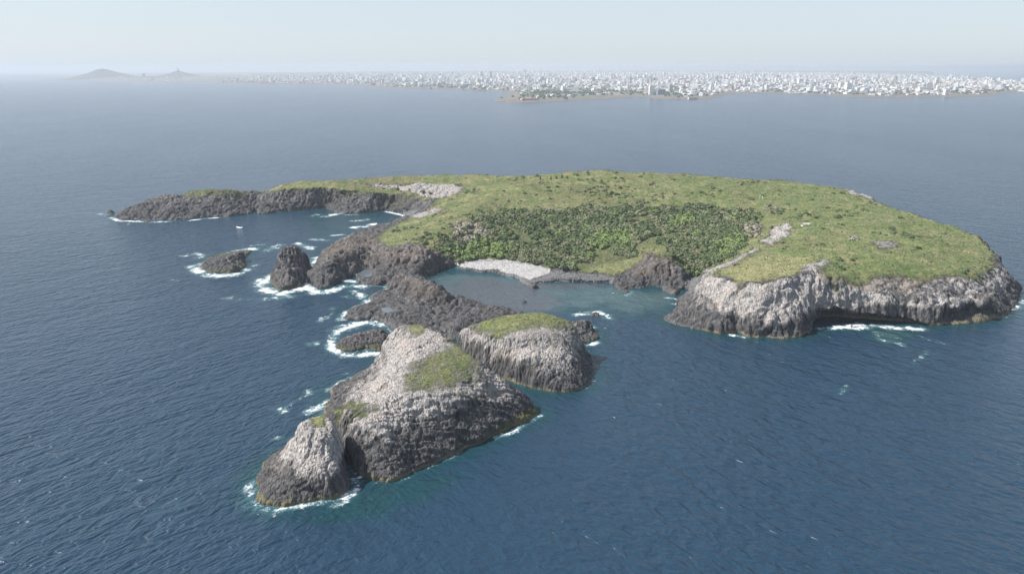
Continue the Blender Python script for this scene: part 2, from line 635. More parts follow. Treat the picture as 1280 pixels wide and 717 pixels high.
def weather(V, F, amp=1.0, colw=2.6, seed=3, grassf=None, bulges=0.8, groove=None, rough=0.4):
    """break the smooth surface up: lumps, upright columns and clefts on steep rock, hummocks on tops"""
    V = relax(V, F, 1)
    N = normals(V, F)
    steep = ss(0.90, 0.62, N[:, 2])
    rock = steep if grassf is None else np.maximum(steep, 1 - grassf)
    q = V / 11.0
    lump = fbm(q, 3, seed)
    qc = np.stack([V[:, 0] / colw, V[:, 1] / colw, V[:, 2] / (colw * 7.0)], 1)
    qc += 0.35 * np.stack([perlin(q * 1.7, 41), perlin(q * 1.7 + 5, 42), np.zeros(len(V))], 1)
    colm = 1 - np.abs(perlin(qc, seed + 11)) * 2.2
    colm += 0.5 * (1 - np.abs(perlin(qc * 2.1, seed + 12)) * 2.2)
    crack = -np.maximum(0, 1 - np.abs(perlin(np.stack([V[:, 0] / 9, V[:, 1] / 9, V[:, 2] / 45], 1), seed + 21)) * 9)
    bed = perlin(np.stack([V[:, 0] / 26, V[:, 1] / 26, V[:, 2] / 3.2], 1), seed + 31)
    rid = 0.5 - np.abs(perlin(V / np.array([6.5, 6.5, 10.0]) + 3.3, seed + 61)) * 2.0 + 0.75 * (0.5 - np.abs(perlin(V / np.array([3.1, 3.1, 5.5]) + 7.7, seed + 62)) * 2.0)
    bulge = fbm(V / np.array([24.0, 24.0, 30.0]), 2, seed + 71)
    d = rock * amp * (1.4 * lump + 0.95 * colm + 1.4 * crack + 0.4 * bed + rough * rid + bulges * bulge)
    if groove:      # furrows that run down a tilted slab
        dx, dy, ga = groove
        al, ac = V[:, 0] * dx + V[:, 1] * dy, V[:, 1] * dx - V[:, 0] * dy
        ac = ac + 1.5 * perlin(V / 16.0, seed + 81)
        d += rock * ga * ((0.5 - np.abs(perlin(np.stack([ac / 2.3, al / 17.0, V[:, 2] / 60], 1), seed + 82)) * 2.2) + 0.5 * (0.5 - np.abs(perlin(np.stack([ac / 1.1, al / 9.0, V[:, 2] / 60], 1), seed + 83)) * 2.2))
    d += (1 - rock) * amp * (0.65 * fbm(V / 7.0, 3, seed + 51))
    low = ss(-0.5, 2.5, V[:, 2])
    d *= 0.35 + 0.65 * low
    V = V + N * d[:, None]
    return V, normals(V, F)


def finish(name, V, F, masks, material=None):
    c = np.array([V[:, 0].mean(), V[:, 1].mean(), 0.0])
    me = make_mesh(name, V - c, F)
    for k, v in masks.items():
        attr(me, k, np.clip(v, 0, 1))
    return link(name, me, material or MAT_LAND, loc=tuple(c))


def soft_poly(V, poly, soft, wob=0.0, seed=0):
    """1 inside a ground-plan polygon, fading over its edge; wob roughens the edge"""
    x, y = V[:, 0], V[:, 1]
    if wob:
        q = np.stack([x / (wob * 4), y / (wob * 4), np.zeros(len(x))], 1)
        x = x + wob * 1.6 * fbm(q, 3, seed + 60)
        y = y + wob * 1.6 * fbm(q + 8.8, 3, seed + 70)
    d = seg_dist(x, y, poly, True)
    s = np.where(in_poly(x, y, poly), d, -d)
    return ss(-soft, soft, s)


# ---------------------------------------------------------------- the main island
RIDGE = [(1276, 362, 1, 3), (1262, 345, 12, 9), (1250, 325, 20, 12), (1240, 308, 23, 14), (1215, 291, 24, 15), (1190, 281, 24, 16), (1150, 270, 24, 18), (1100, 254, 25, 22), (1085, 245, 24, 24),
         (1060, 236, 26, 26), (1000, 228, 28, 30), (940, 224, 30, 30), (880, 219, 32, 30), (800, 215.5, 34, 30), (740, 212.5, 35, 30), (700, 216, 33, 30), (660, 220, 30, 30), (600, 218, 30, 30),
         (560, 218, 29, 30), (500, 219, 27, 30), (470, 221, 26, 30), (440, 224, 25, 26), (410, 225, 25, 22), (380, 225, 25, 20), (352, 229, 23, 16), (340, 236, 17, 14), (322, 240, 14, 12), (304, 239, 17, 12), (290, 236, 21, 14),
         (265, 235.5, 22, 14), (242, 236, 21, 13), (226, 243, 17, 12), (205, 245, 15, 11), (180, 250, 12, 9), (165, 258, 8, 7), (150, 263, 6, 5), (143, 268, 3, 3)]
COAST = [(141, 271), (153, 275), (180, 275), (216, 275), (237, 274), (260, 271), (283, 271), (300, 269), (314, 267.5), (318, 262), (321, 268), (337, 266.7), (349, 264.6), (371, 263),
         (392, 261.5), (406, 259.5), (412, 262), (421, 266), (430, 267.5), (447, 267), (469, 264.6), (483, 262.5), (500, 266.7), (513, 271), (500, 275), (482, 281), (463, 285), (451, 291),
         (438, 296), (424, 302), (411, 310), (402, 320), (398, 330), (388, 336), (384, 348), (389, 358), (397, 361), (413, 359.6), (418, 354.5), (427, 350), (432, 346), (446, 346), (447, 353.6), (454, 356),
         (471, 357), (485, 358.8), (488, 364), (473, 367), (459, 379), (444, 385), (430, 393), (430, 400), (447, 401), (468, 400), (480, 403), (486, 410), (500, 424), (540, 432), (575, 426), (612, 412),
         (650, 400), (672, 394), (640, 389), (610, 384), (596, 377.6), (569, 374), (553, 367), (540, 357), (528, 350), (535, 346), (546, 341.5), (550, 336.4), (567, 332.5), (576, 336.4), (594.5, 339),
         (601, 341.5), (617, 340), (631, 345), (649, 350), (652, 354), (668, 361), (674, 360), (664, 354), (689, 352.7), (717, 352), (743, 352), (763.6, 352.7), (767, 357), (774, 362), (782, 366), (789, 365.6),
         (791, 361), (803, 359.6), (812, 358), (824, 359.6), (836, 365.6), (843, 369), (849, 367), (853, 362), (860, 361), (862, 369), (853, 377), (849, 389), (838, 394), (828, 399), (845, 407), (876, 412.5), (903, 417.5), (923, 416),
         (940, 422.6), (976, 424), (998, 422.6), (1006, 417), (1024, 411.5), (1060, 408), (1118, 405), (1162, 408), (1194, 405), (1229, 402.5), (1247, 398), (1262, 390), (1268, 381), (1270, 374), (1276, 368)]
LINES = [
    [q[:3] for q in RIDGE],
    # headland foot and mid face
    [(150, 266, 5), (180, 262, 6), (216, 260, 8), (250, 258, 8), (283, 257, 8), (314, 257, 5), (330, 256, 7), (350, 250, 10), (380, 246, 12), (410, 246, 11), (440, 247, 11), (470, 246, 11), (500, 250, 8)],
    [(350, 236, 20), (380, 234, 21), (410, 234, 21), (440, 236, 20), (470, 237, 20), (500, 241, 17), (530, 243, 17)],
    # cove head and western slope down to the brown rocks
    [(520, 262, 5), (514, 266, 2)], [(560, 250, 21), (540, 262, 13), (520, 272, 9), (500, 281, 7), (470, 294, 7)],
    [(620, 240, 26), (600, 258, 22), (575, 270, 20), (545, 285, 18), (520, 297, 15), (500, 306, 12)],
    # brown dome beside the sea
    [(404, 318, 8), (412, 309, 11), (425, 302.5, 12), (440, 297, 11), (455, 293, 8)], [(407, 326, 12), (420, 317, 14), (440, 310, 14), (465, 304, 12), (480, 303, 10)],
    [(420, 336, 7), (440, 334, 7), (455, 330, 6)], [(390, 343, 5), (400, 347, 6), (412, 345, 6), (425, 342, 3)], [(447, 340, 2.2), (470, 336, 3.5), (478, 325, 7)],
    [(455, 351, 2.0), (475, 348, 3), (486, 345, 3)],
    # crag west of the lagoon
    [(487, 314, 13), (500, 311, 14), (515, 311.5, 14), (530, 311, 15), (541, 315, 14)], [(487, 322, 10.5), (505, 321, 11), (525, 322, 11.5), (543, 322, 11)], [(490, 337, 4), (510, 338, 4), (530, 339, 3.5), (543, 337, 3.5)], [(550, 322, 9), (560, 318, 10)],
    # slab ridge
    [(492, 345, 8.5), (497, 341, 12), (512, 346, 12), (526, 352.5, 11.5), (540, 359, 10), (550, 365, 8.5), (558, 376, 5.5), (570, 381, 3.5), (590, 384, 3), (612, 389, 2.5)],
    [(486, 362, 3), (505, 372, 3.5), (525, 384, 3.5), (545, 392, 3), (590, 394, 2.4)], [(445, 391, 2.2), (470, 385, 2.6), (495, 394, 2.8), (530, 402, 2.6)], [(510, 412, 2.2), (550, 412, 2.2), (600, 402, 2.0), (640, 394, 1.6)],
    # beach and boulder bar
    [(570, 330, 1.8), (590, 333, 2), (615, 335, 2.2), (640, 339, 2.2), (665, 346, 2.0), (690, 346, 2.6), (720, 347.5, 2.6), (750, 348, 2.6), (765, 350, 1.8)],
    [(575, 325, 4), (600, 324, 4), (640, 326, 3.6), (680, 333, 3.4), (700, 341, 3.4), (740, 343, 3.4), (765, 344, 3.4)],
    [(668, 357.5, 1.3), (655, 351.5, 1.3)],
    # scrub valley
    [(560, 300, 14), (590, 303, 11), (640, 305, 9), (700, 314, 7), (760, 322, 6), (790, 326, 6)], [(600, 280, 18), (660, 280, 15), (720, 285, 13), (790, 285, 12), (860, 285, 13), (930, 288, 16)],
    [(620, 258, 22), (700, 258, 20), (790, 256, 20), (880, 256, 21), (950, 262, 22)],
    # lagoon crag
    [(788, 338, 8), (800, 330, 11), (813, 325, 14)], [(806, 322, 14), (818, 308, 19), (828, 314, 18), (840, 326, 14), (848, 340, 9)], [(770, 353, 3), (790, 354, 3), (815, 351, 4), (835, 356, 3), (845, 362, 2)],
    [(775, 357, 1.5), (785, 361, 1.5)], [(795, 316, 9), (812, 303, 12), (830, 305, 12), (850, 318, 9), (856, 332, 6)],
    [(858, 354, 1.2), (866, 350, 1.6), (876, 345, 3)],
    # right plateau rim and cliff
    [(940, 312, 24), (910, 329, 23), (886, 342, 21), (893, 345, 23), (915, 351, 25), (932, 353.5, 26), (955, 351, 26.5), (976, 349, 27), (990, 346, 27.5), (1012, 339, 28.5), (1035, 341, 28),
     (1060, 343, 24.5), (1103, 343, 23), (1126, 336, 24), (1156, 341, 23), (1188, 340, 22.5), (1217, 338, 21.5), (1240, 328, 20)],
    [(930, 304, 17), (900, 317, 10), (872, 335, 6)],
    [(872, 358, 15), (868, 368, 12), (866, 384, 10), (890, 392, 10), (930, 397, 10), (976, 400, 9.5), (1000, 398, 9.5), (1020, 390, 10)],
    [(838, 398, 2), (852, 397, 3), (880, 406, 2.5), (910, 411, 2.5)],
    [(1035, 372, 17), (1060, 372, 16), (1103, 376, 13.5), (1140, 384, 10), (1194, 382, 10.5), (1230, 376, 11), (1252, 366, 11)],
    [(1000, 290, 27), (1060, 300, 28), (1120, 300, 27), (1180, 300, 26)], [(1010, 320, 28), (1080, 320, 28), (1150, 318, 27)],
    [(955, 305, 23), (965, 292, 23), (985, 281, 24)], [(975, 262, 24), (1040, 258, 26), (1100, 275, 26)],
    [(640, 232, 29), (740, 228, 31), (840, 230, 31), (940, 238, 29)],
]
ISLAND = Dem(COAST + away([q for q in RIDGE], 25), LINES, 2.0, blur=3)

CAVES = [((1020, 412), (1160, 407), [-0.02, 0.05, 0.2, 0.4, 0.7, 1.02], [0, 8.0, 11.0, 8.0, 5.0, 0], [0, 0.15, 0.5, 1.0], [5, 20, 13, 3]),
         ((1168, 408), (1252, 397), [0.0, 0.15, 0.5, 0.85, 1.0], [0, 8.5, 11.5, 9.5, 0], [0, 0.5, 1.0], [1, 5.5, 1.5])]


def cave(V):
    """the sea has undercut the cliff: push the foot of the wall inwards under an arch"""
    for pa, pb, ta, ha, td, da in CAVES:
        A, B = np.array(U(*pa)), np.array(U(*pb))
        ab = B - A
        L = np.linalg.norm(ab)
        t = ((V[:, :2] - A) @ ab) / L ** 2
        nrm = np.array([-ab[1], ab[0]]) / L
        dist = (V[:, :2] - A) @ nrm
        arch = np.clip(np.interp(t, ta, ha, left=0, right=0), 0, None)
        f = ss(1.0, 0.45, V[:, 2] / np.maximum(arch, 0.01)) * (arch > 0.3) * ss(30, 12, np.abs(dist))
        if da[1] < 8:
            f = f * ss(0.5, 2.5, V[:, 2])
        V = V.copy()
        V[:, :2] += nrm[None] * (f * np.interp(t, td, da))[:, None]
    return V


V, F = solid(ISLAND, 1.0, 0.8, warp=2.6, wlen=16, seed=2)
V = cave(V)
IV0 = V.copy()


def IP(lst):
    return [ISLAND.hit(*q) for q in lst]


z, x, y = V[:, 2], V[:, 0], V[:, 1]
N0 = normals(V, F)
flat = ss(0.66, 0.86, N0[:, 2])
q2 = np.stack([x / 30, y / 30, np.zeros(len(x))], 1)
big = fbm(q2, 4, 77)
# where grass grows: everything above the rock rims
top_poly = IP([(470, 297), (485, 310), (497, 308), (540, 312), (552, 325), (575, 326), (640, 324), (685, 336), (765, 345), (790, 335), (808, 318), (825, 318), (845, 330), (858, 344), (880, 343), (893, 346), (932, 354.5), (976, 350),
               (1012, 340), (1030, 352), (1048, 366), (1062, 358), (1090, 350), (1126, 345), (1150, 352), (1170, 350), (1188, 346), (1217, 350), (1232, 352), (1243, 334)])
top_poly += [(p[0], p[1]) for p in pts([q[:3] for q in RIDGE[3:-10]])]
top_poly += IP([(352, 240), (380, 240), (420, 238), (450, 240), (500, 244), (545, 250), (535, 262), (515, 272), (490, 284)])
g = soft_poly(V, top_poly, 6.5, 3.0, 1)
head = soft_poly(V, IP([(226, 245), (250, 247), (285, 246), (310, 250)]) + [(p[0], p[1] + 3) for p in pts([q[:3] for q in RIDGE[-10:-5]])], 4, 2, 2)
grass = np.maximum(g * (0.55 + 0.45 * flat), head * 0.62)
grass = grass * ss(2.0, 4.0, z) + 0.12 * g * big
hollow = soft_poly(V, IP([(340, 245), (400, 250), (470, 255), (515, 258), (535, 262), (500, 240), (430, 236), (350, 236)]), 4, 2, 5)
grass = np.maximum(grass, hollow * 0.42)
# the pale bare patches on the plateau
bare = [IP([(455, 229), (520, 229), (575, 232), (580, 240), (548, 250), (525, 247), (500, 236), (470, 234)]), IP([(560, 262), (545, 268), (512, 274), (520, 268), (548, 258)]),
        IP([(968, 283), (985, 280), (988, 292), (970, 304), (956, 309), (955, 300)]), IP([(880, 341), (912, 327), (945, 313), (955, 314), (925, 328), (898, 341)]),
        IP([(1086, 301), (1120, 300), (1126, 310), (1095, 312)]), IP([(1000, 340), (1010, 330), (1040, 326), (1042, 332), (1020, 340), (1008, 347)]), IP([(1060, 240), (1085, 243), (1100, 254), (1090, 252)])]
bw = [1.0, 0.85, 1.0, 0.75, 0.7, 0.85, 0.9]
bm = sum(w * soft_poly(V, b, 4.5, 3.2, 9 + k) for k, (b, w) in enumerate(zip(bare, bw)))
grass *= 1 - np.clip(bm, 0, 1)
dirt = 0.55 * soft_poly(V, IP([(575, 258), (600, 245), (560, 240), (540, 268), (480, 300), (500, 305), (560, 280)]), 6, 4, 3) + \
    0.7 * soft_poly(V, IP([(1052, 300), (1062, 293), (1078, 294), (1082, 303), (1060, 305)]), 2, 1, 4) + 0.4 * ss(0.15, 0.5, big) * g + 0.5 * soft_poly(V, IP([(1040, 350), (1060, 340), (1130, 335), (1180, 345), (1230, 335), (1240, 345), (1150, 365), (1060, 365)]), 4, 3, 6)
right = ss(95, 125, x) * ss(480, 440, y)
pale = right * (ss(5.0, 15.5, z + 6.5 * big) * 1.05) * ss(0.97, 0.8, N0[:, 2])
pale *= 1 - 0.8 * ss(150, 185, x) * ss(12, 6, z + 3 * big)
pale = np.maximum(pale, bm)
pale = np.maximum(pale, 0.25 * ss(4, 12, z))
red = soft_poly(V, IP([(410, 330), (404, 318), (425, 303), (455, 294), (475, 300), (500, 312), (545, 315), (545, 338), (500, 332), (470, 325), (440, 330)]), 6, 3, 7)
red = np.maximum(red, 0.7 * soft_poly(V, IP([(495, 341), (560, 372), (545, 385), (500, 362)]), 3, 2, 8))
red = np.maximum(red, soft_poly(V, IP([(785, 340), (800, 328), (818, 307), (846, 330), (840, 342), (800, 345)]), 3, 2, 8))
sand = soft_poly(V, IP([(567, 327), (600, 324), (640, 323), (690, 336), (688, 345), (662, 351), (640, 344), (618, 336), (600, 337), (575, 333)]), 2.0, 1.2, 11) * ss(5.5, 4.0, z) * ss(0.7, 1.3, z)
pebble = soft_poly(V, IP([(690, 340), (765, 344), (768, 355), (717, 354), (664, 356), (640, 349), (618, 342), (640, 341), (662, 349)]), 2.5, 1, 12) * ss(5, 4, z)
pebble = np.maximum(pebble, 0.9 * soft_poly(V, IP([(850, 366), (856, 352), (872, 344), (880, 350), (868, 366)]), 3, 1, 13))
pebble = np.maximum(pebble, 0.8 * soft_poly(V, IP([(500, 268), (512, 262), (522, 262), (515, 272)]), 4, 1, 14))
shore = ss(1.7, 0.9, z + 0.5 * big) * (0.35 + 0.65 * right)
shore *= 1 - np.clip(sand + pebble, 0, 1)
pn = fbm(q2 * 2.2 + 2.0, 4, 190, 0.6)
pn2 = fbm(q2 * 3.6 + 7.0, 4, 191, 0.6)
bright = ss(-0.05, 0.35, fbm(q2 * 1.6, 3, 90))
lush = g * np.clip(0.5 * bright + 0.35 * ss(100, 200, x) + 0.7 * ss(0.1, 0.45, pn), 0, 0.95)
dry = np.maximum(g * ss(0.0, 0.4, fbm(q2 * 2.3 + 4, 3, 95)) * 0.8 * (1 - 0.6 * lush), soft_poly(V, IP([(886, 345), (915, 330), (960, 318), (1010, 322), (1000, 340), (975, 349), (932, 353)]), 5, 3, 15) * 0.8)
dry = np.maximum(dry, 0.85 * g * right * ss(0.9, 0.7, N0[:, 2]))
SCRUB = IP([(560, 328), (548, 312), (556, 296), (575, 283), (600, 272), (625, 264), (665, 262), (690, 266), (720, 262), (760, 262), (790, 258), (820, 262), (845, 258), (870, 256), (900, 261), (925, 262), (946, 268), (949, 280), (938, 296), (925, 312), (908, 326), (880, 341),
            (858, 342), (846, 326), (832, 305), (812, 304), (796, 316), (782, 326), (760, 330), (735, 334), (705, 338), (685, 334), (640, 324), (600, 322), (575, 326)])
V, N = weather(V, F, 1.0, 2.8, 3, np.clip(grass + sand + pebble, 0, 1), 3.4, None, np.where(right > 0.3, 0.4, 0.9))
POOLS = [([(445, 341.5), (453, 337), (461, 335.5), (465, 340), (464, 345), (452, 346.5)], 2.3, 'pale still tide pool beside the brown dome rock'), ([(475, 385), (483, 383), (490, 385), (494, 391), (485, 392), (478, 390)], 2.6, 'pale still tide pool on the flat of the black slab')]
for pl, pz, _ in POOLS:
    pw = [U(a_, b_, pz) for a_, b_ in pl]
    dd_ = seg_dist(V[:, 0], V[:, 1], pw, True)
    inn = in_poly(V[:, 0], V[:, 1], pw)
    lowp = (V[:, 2] < 9) & (V[:, 2] > 0.3)
    V[:, 2] = np.where(inn & lowp, np.minimum(V[:, 2], pz - 0.15 - 0.15 * np.minimum(dd_, 2)), V[:, 2])
    ring_ = ~inn & (dd_ < 2.2) & lowp
    V[:, 2] = np.where(ring_, np.clip(V[:, 2], pz + 0.12, pz + 0.5 + 0.4 * dd_), V[:, 2])
N = normals(V, F)
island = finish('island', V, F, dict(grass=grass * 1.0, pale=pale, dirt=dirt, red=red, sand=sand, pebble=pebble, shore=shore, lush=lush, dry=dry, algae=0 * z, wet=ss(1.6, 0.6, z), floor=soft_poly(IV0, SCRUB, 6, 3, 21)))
tag(island, kind='structure')
V_ISL, N_ISL = V, N
TURF = [(V, N, np.where(sand + pebble > 0.3, 0, grass), dry, lush, ss(0.08, 0.4, pn2))]


# ---------------------------------------------------------------- sea stacks and rocks, each a thing of its own
def rock(name, coast, lines, res, voxel, label, warp=1.0, wlen=9, amp=0.7, colw=1.7, seed=1, masks=None, lip=0.9, blur=1, cat='rock', group=None, groove=None):
    dem = Dem(coast, lines, res, lip=lip, margin=6, blur=blur)
    V, F = solid(dem, res * 0.8, voxel, warp, wlen, seed)
    N0 = normals(V, F)
    zero = np.zeros(len(V))
    mk = dict(grass=zero, pale=zero + 0.2, dirt=zero, red=zero, sand=zero, pebble=zero, shore=ss(1.5, 0.8, V[:, 2]), lush=zero, dry=zero, floor=zero, algae=zero, wet=ss(1.5, 0.5, V[:, 2]))
    if masks:
        mk.update(masks(V, N0, dem))
    V, N = weather(V, F, amp, colw, seed + 3, np.clip(mk['grass'], 0, 1), 0.8, groove)
    o = finish(name, V, F, mk)
    if mk['grass'].max() > 0.4:
        TURF.append((V, N, mk['grass'], mk['dry'] + 0 * zero, mk['lush'] + 0 * zero, zero))
    tag(o, label, cat, group)
    return o, dem


# --- the long stack with the grassy saddle
def m_long(V, N, dem):
    z = V[:, 2]
    P = lambda l: [dem.hit(*q) for q in l]
    q = np.stack([V[:, 0] / 12, V[:, 1] / 12, z / 12], 1)
    b = fbm(q, 4, 5)
    gr = soft_poly(V, P([(500, 470), (520, 452), (555, 435), (590, 443), (612, 462), (640, 480), (600, 482), (560, 478), (545, 492), (520, 488)]), 9, 4.5, 1)
    gr = np.maximum(gr, soft_poly(V, P([(497, 408), (507, 403), (525, 404), (532, 414), (520, 423), (508, 415)]), 4, 2, 2))
    gr = np.maximum(gr, soft_poly(V, P([(413, 514), (425, 506), (452, 504), (470, 512), (458, 524), (440, 530), (420, 525)]), 4, 2, 3))
    gr = np.maximum(gr, 0.46 * soft_poly(V, P([(530, 500), (600, 484), (650, 492), (640, 505), (580, 520)]), 4, 3, 4))
    pale = ss(5.0, 15.0, z + 4 * b) * 0.92
    pale *= 1 - 0.7 * soft_poly(V, P([(425, 530), (450, 535), (490, 530), (540, 520), (600, 500), (670, 515), (630, 535), (570, 562), (490, 600), (440, 590)]), 4, 3, 6)
    pale = np.maximum(pale, 0.75 * soft_poly(V, P([(465, 512), (484, 520), (488, 545), (490, 562), (478, 556), (462, 535)]), 2, 1.5, 7))
    pale = np.maximum(pale, 0.55 * ss(2, 8, z) * ss(-35, -55, V[:, 0] - 0.3 * (V[:, 1] - 320)))
    alg = ss(3.4, 2.0, z + 1.2 * b) * ss(-30, 10, V[:, 0])
    return dict(grass=gr * 0.66 * ss(0.35, 0.6, N[:, 2]), pale=pale, algae=alg, shore=ss(1.4, 0.7, z + b), dry=0.5 * ss(0.0, 0.4, b), lush=0.35 + 0 * z, dirt=0.3 * ss(14, 20, z))


S1_RIDGE = [(484, 414, 20, 9), (494, 406.5, 23, 10), (507, 402.5, 24.5, 11), (525, 403, 24.5, 11), (543, 411.5, 24.5, 12), (554, 418.5, 24.5, 12), (570, 428.5, 24, 12), (587, 440.5, 23, 12), (609, 459, 18.5, 11), (631, 473.5, 14, 9),
            (650, 490.5, 8.5, 7), (664, 502, 4, 4)]
s1, D1 = rock('sea_stack',
              [(412.6, 486.5), (426, 480), (442, 473), (462, 464), (471, 456), (476, 445), (480, 436), (481, 428)] + away(S1_RIDGE, 10) +
              [(673, 517), (671, 521), (632, 538), (600, 553), (573.5, 565), (534, 583), (510, 594), (487.5, 603), (468, 600), (450, 594), (438, 580), (428, 563), (420, 540), (409, 524), (404, 514), (408, 504), (414, 498)],
              [[q[:3] for q in S1_RIDGE],
               [(484, 424, 16), (490, 440, 13), (484, 455, 9), (470, 470, 7), (448, 482, 6), (425, 488, 4)],
               [(510, 425, 23), (520, 440, 22.5), (520, 455, 21.5), (505, 470, 20), (485, 478, 17), (465, 488, 14), (440, 496, 11)],
               [(545, 440, 23.5), (570, 455, 22), (595, 468, 19), (615, 478, 15), (635, 490, 10)],
               [(500, 492, 19), (530, 495, 18.5), (560, 492, 17.5), (590, 492, 14.5), (620, 497, 10), (650, 510, 4.5)],
               [(492, 516, 15), (500, 540, 10), (500, 560, 7)], [(530, 530, 11), (560, 520, 11), (600, 515, 8.5)],
               [(500, 575, 4), (540, 560, 4.5), (580, 543, 4.5), (625, 525, 4)],
               [(414, 514, 14), (425, 507, 15.5), (440, 504, 16), (456, 505, 16.5), (470, 511, 16), (483, 518, 15)],
               [(420, 524, 14.5), (440, 530, 14.5), (460, 530, 14.5), (478, 536, 13.5), (486, 550, 10.5), (488, 566, 7)],
               [(432, 556, 7), (450, 565, 7), (470, 575, 5.5)]],
              1.0, 0.42, 'long pale guano-streaked sea stack with a green grass patch on its sloping crest', seed=11, masks=m_long, blur=5, groove=(-0.93, -0.37, 0.75), amp=0.5, colw=1.5, warp=1.2)


# --- the blunt outer stack at the seaward end
def m_outer(V, N, dem):
    z = V[:, 2]
    P = lambda l: [dem.hit(*q) for q in l]
    b = fbm(V / 9, 4, 8)
    gr = soft_poly(V, P([(372, 524), (384, 517), (404, 515), (414, 524), (420, 538), (405, 533), (390, 532), (376, 531)]), 3, 1.6, 1)
    pale = ss(3, 12, z + 3.5 * b) * 1.0 * ss(16, 4, V[:, 0] + 57)
    return dict(grass=gr * ss(0.3, 0.55, N[:, 2]), pale=pale, dry=0.6 * ss(-0.2, 0.3, b), shore=ss(1.3, 0.7, z + b), algae=ss(1.8, 0.9, z + b) * 0.4, red=0.35 * ss(0.1, 0.5, b))


s0, D0 = rock('sea_stack',
              [(315.7, 623), (327, 630), (340, 633), (356.5, 634), (370, 631), (384, 628), (404.6, 625.5), (425.5, 621), (438, 609), (436, 594), (428, 580), (424, 565), ('w', -58, 258), ('w', -66, 263), ('w', -73, 261), (358, 560), (345, 568), (337.7, 573), (327, 584), (319, 598), (324, 612)],
              [[(374, 534, 18.5), (382, 526, 19), (392, 519, 19.5), (405, 516, 19.5), (414, 523, 19), (419, 536, 18)], [(378, 541, 18), (395, 541, 18.5), (412, 545, 17)],
               [(366, 560, 12), (366, 575, 9), (372, 590, 7.5), (385, 592, 8), (405, 590, 8.5), (418, 588, 8.5), (424, 575, 10)],
               [(352, 571, 6), (345, 585, 4.5), (345, 600, 4), (360, 612, 3.5), (385, 612, 3.2), (410, 610, 3.5), (428, 603, 3.5)], [(330, 590, 3), (330, 612, 2.2)]],
              0.8, 0.38, 'squat outermost sea stack with a grass cap and pinkish columns, foam at its foot', seed=21, masks=m_outer, blur=3, amp=0.52, colw=1.4, warp=1.0)


# --- the rounded stack beside the lagoon mouth
def m_round(V, N, dem):
    z = V[:, 2]
    P = lambda l: [dem.hit(*q) for q in l]
    b = fbm(V / 10, 4, 18)
    gr = soft_poly(V, P([(556, 409), (575, 405), (610, 398), (645, 391), (668, 388), (690, 391), (712, 398), (722, 410), (725, 424), (712, 418), (690, 411), (668, 410), (640, 415), (620, 432), (606, 420), (585, 412)]), 9, 4, 1)
    gr = np.maximum(gr, 0.42 * soft_poly(V, P([(640, 415), (668, 412), (712, 420), (728, 440), (700, 440), (650, 432)]), 3, 3, 2))
    pale = ss(4.5, 14, z + 3 * b) * 0.9
    pale *= ss(0.05, 0.2, N[:, 2] + 0.25 * (N[:, 0] + 0.4))
    return dict(grass=gr * 0.74 * ss(0.25, 0.5, N[:, 2]), pale=pale, dry=0.55 * soft_poly(V, P([(556, 411), (575, 405), (640, 391), (640, 396), (600, 408), (575, 416)]), 2, 1, 3) + 0.3 * ss(0, 0.4, b), shore=ss(1.6, 0.8, z + b), lush=0.2 + 0 * z)


S2_RIDGE = [(724, 424, 12, 7), (722, 412, 16, 7), (713, 399, 20, 8), (691, 391.5, 22.5, 9), (667, 388.5, 23.5, 10), (643, 391, 23, 10), (609, 398, 20.5, 9), (580, 403.5, 17.5, 8), (560, 407.5, 14, 6)]
s2, D2 = rock('sea_stack',
              [(600, 465), (622, 471), (633, 474.5), (643, 478), (660, 484), (686, 489), (712, 490), (725.6, 487), (736, 480), (741, 468), (740, 455), (734, 442)] + away(S2_RIDGE, 8) + [('w', -33, 362), ('w', -28, 350), ('w', -20, 335)],
              [[q[:3] for q in S2_RIDGE], [(562, 416, 12), (583, 433, 12.5), (600, 446, 12), (622, 462, 8)],
               [(580, 411, 17), (610, 418, 18.5), (640, 420, 19.5), (672, 416, 20.5), (700, 415, 19), (716, 424, 14.5)],
               [(615, 445, 13.5), (640, 445, 13.5), (678, 444, 13.5), (705, 445, 12.5), (722, 448, 9)],
               [(640, 465, 6.5), (665, 470, 6), (692, 474, 5), (715, 473, 5), (730, 464, 5)]],
              0.9, 0.45, 'rounded dome-shaped sea stack with grassy crown beside the lagoon mouth', seed=31, masks=m_round, blur=5, amp=0.46, colw=1.5, warp=1.0)


def m_dark(red=0.0, pale=0.22):
    def f(V, N, dem):
        z = V[:, 2]
        b = fbm(V / 8, 3, 28)
        return dict(pale=pale * ss(1.5, 5, z) + 0 * z, red=red * ss(-0.3, 0.3, b), algae=0.75 * ss(1.8, 0.9, z + b), shore=0.4 * ss(1.4, 0.8, z))
    return f


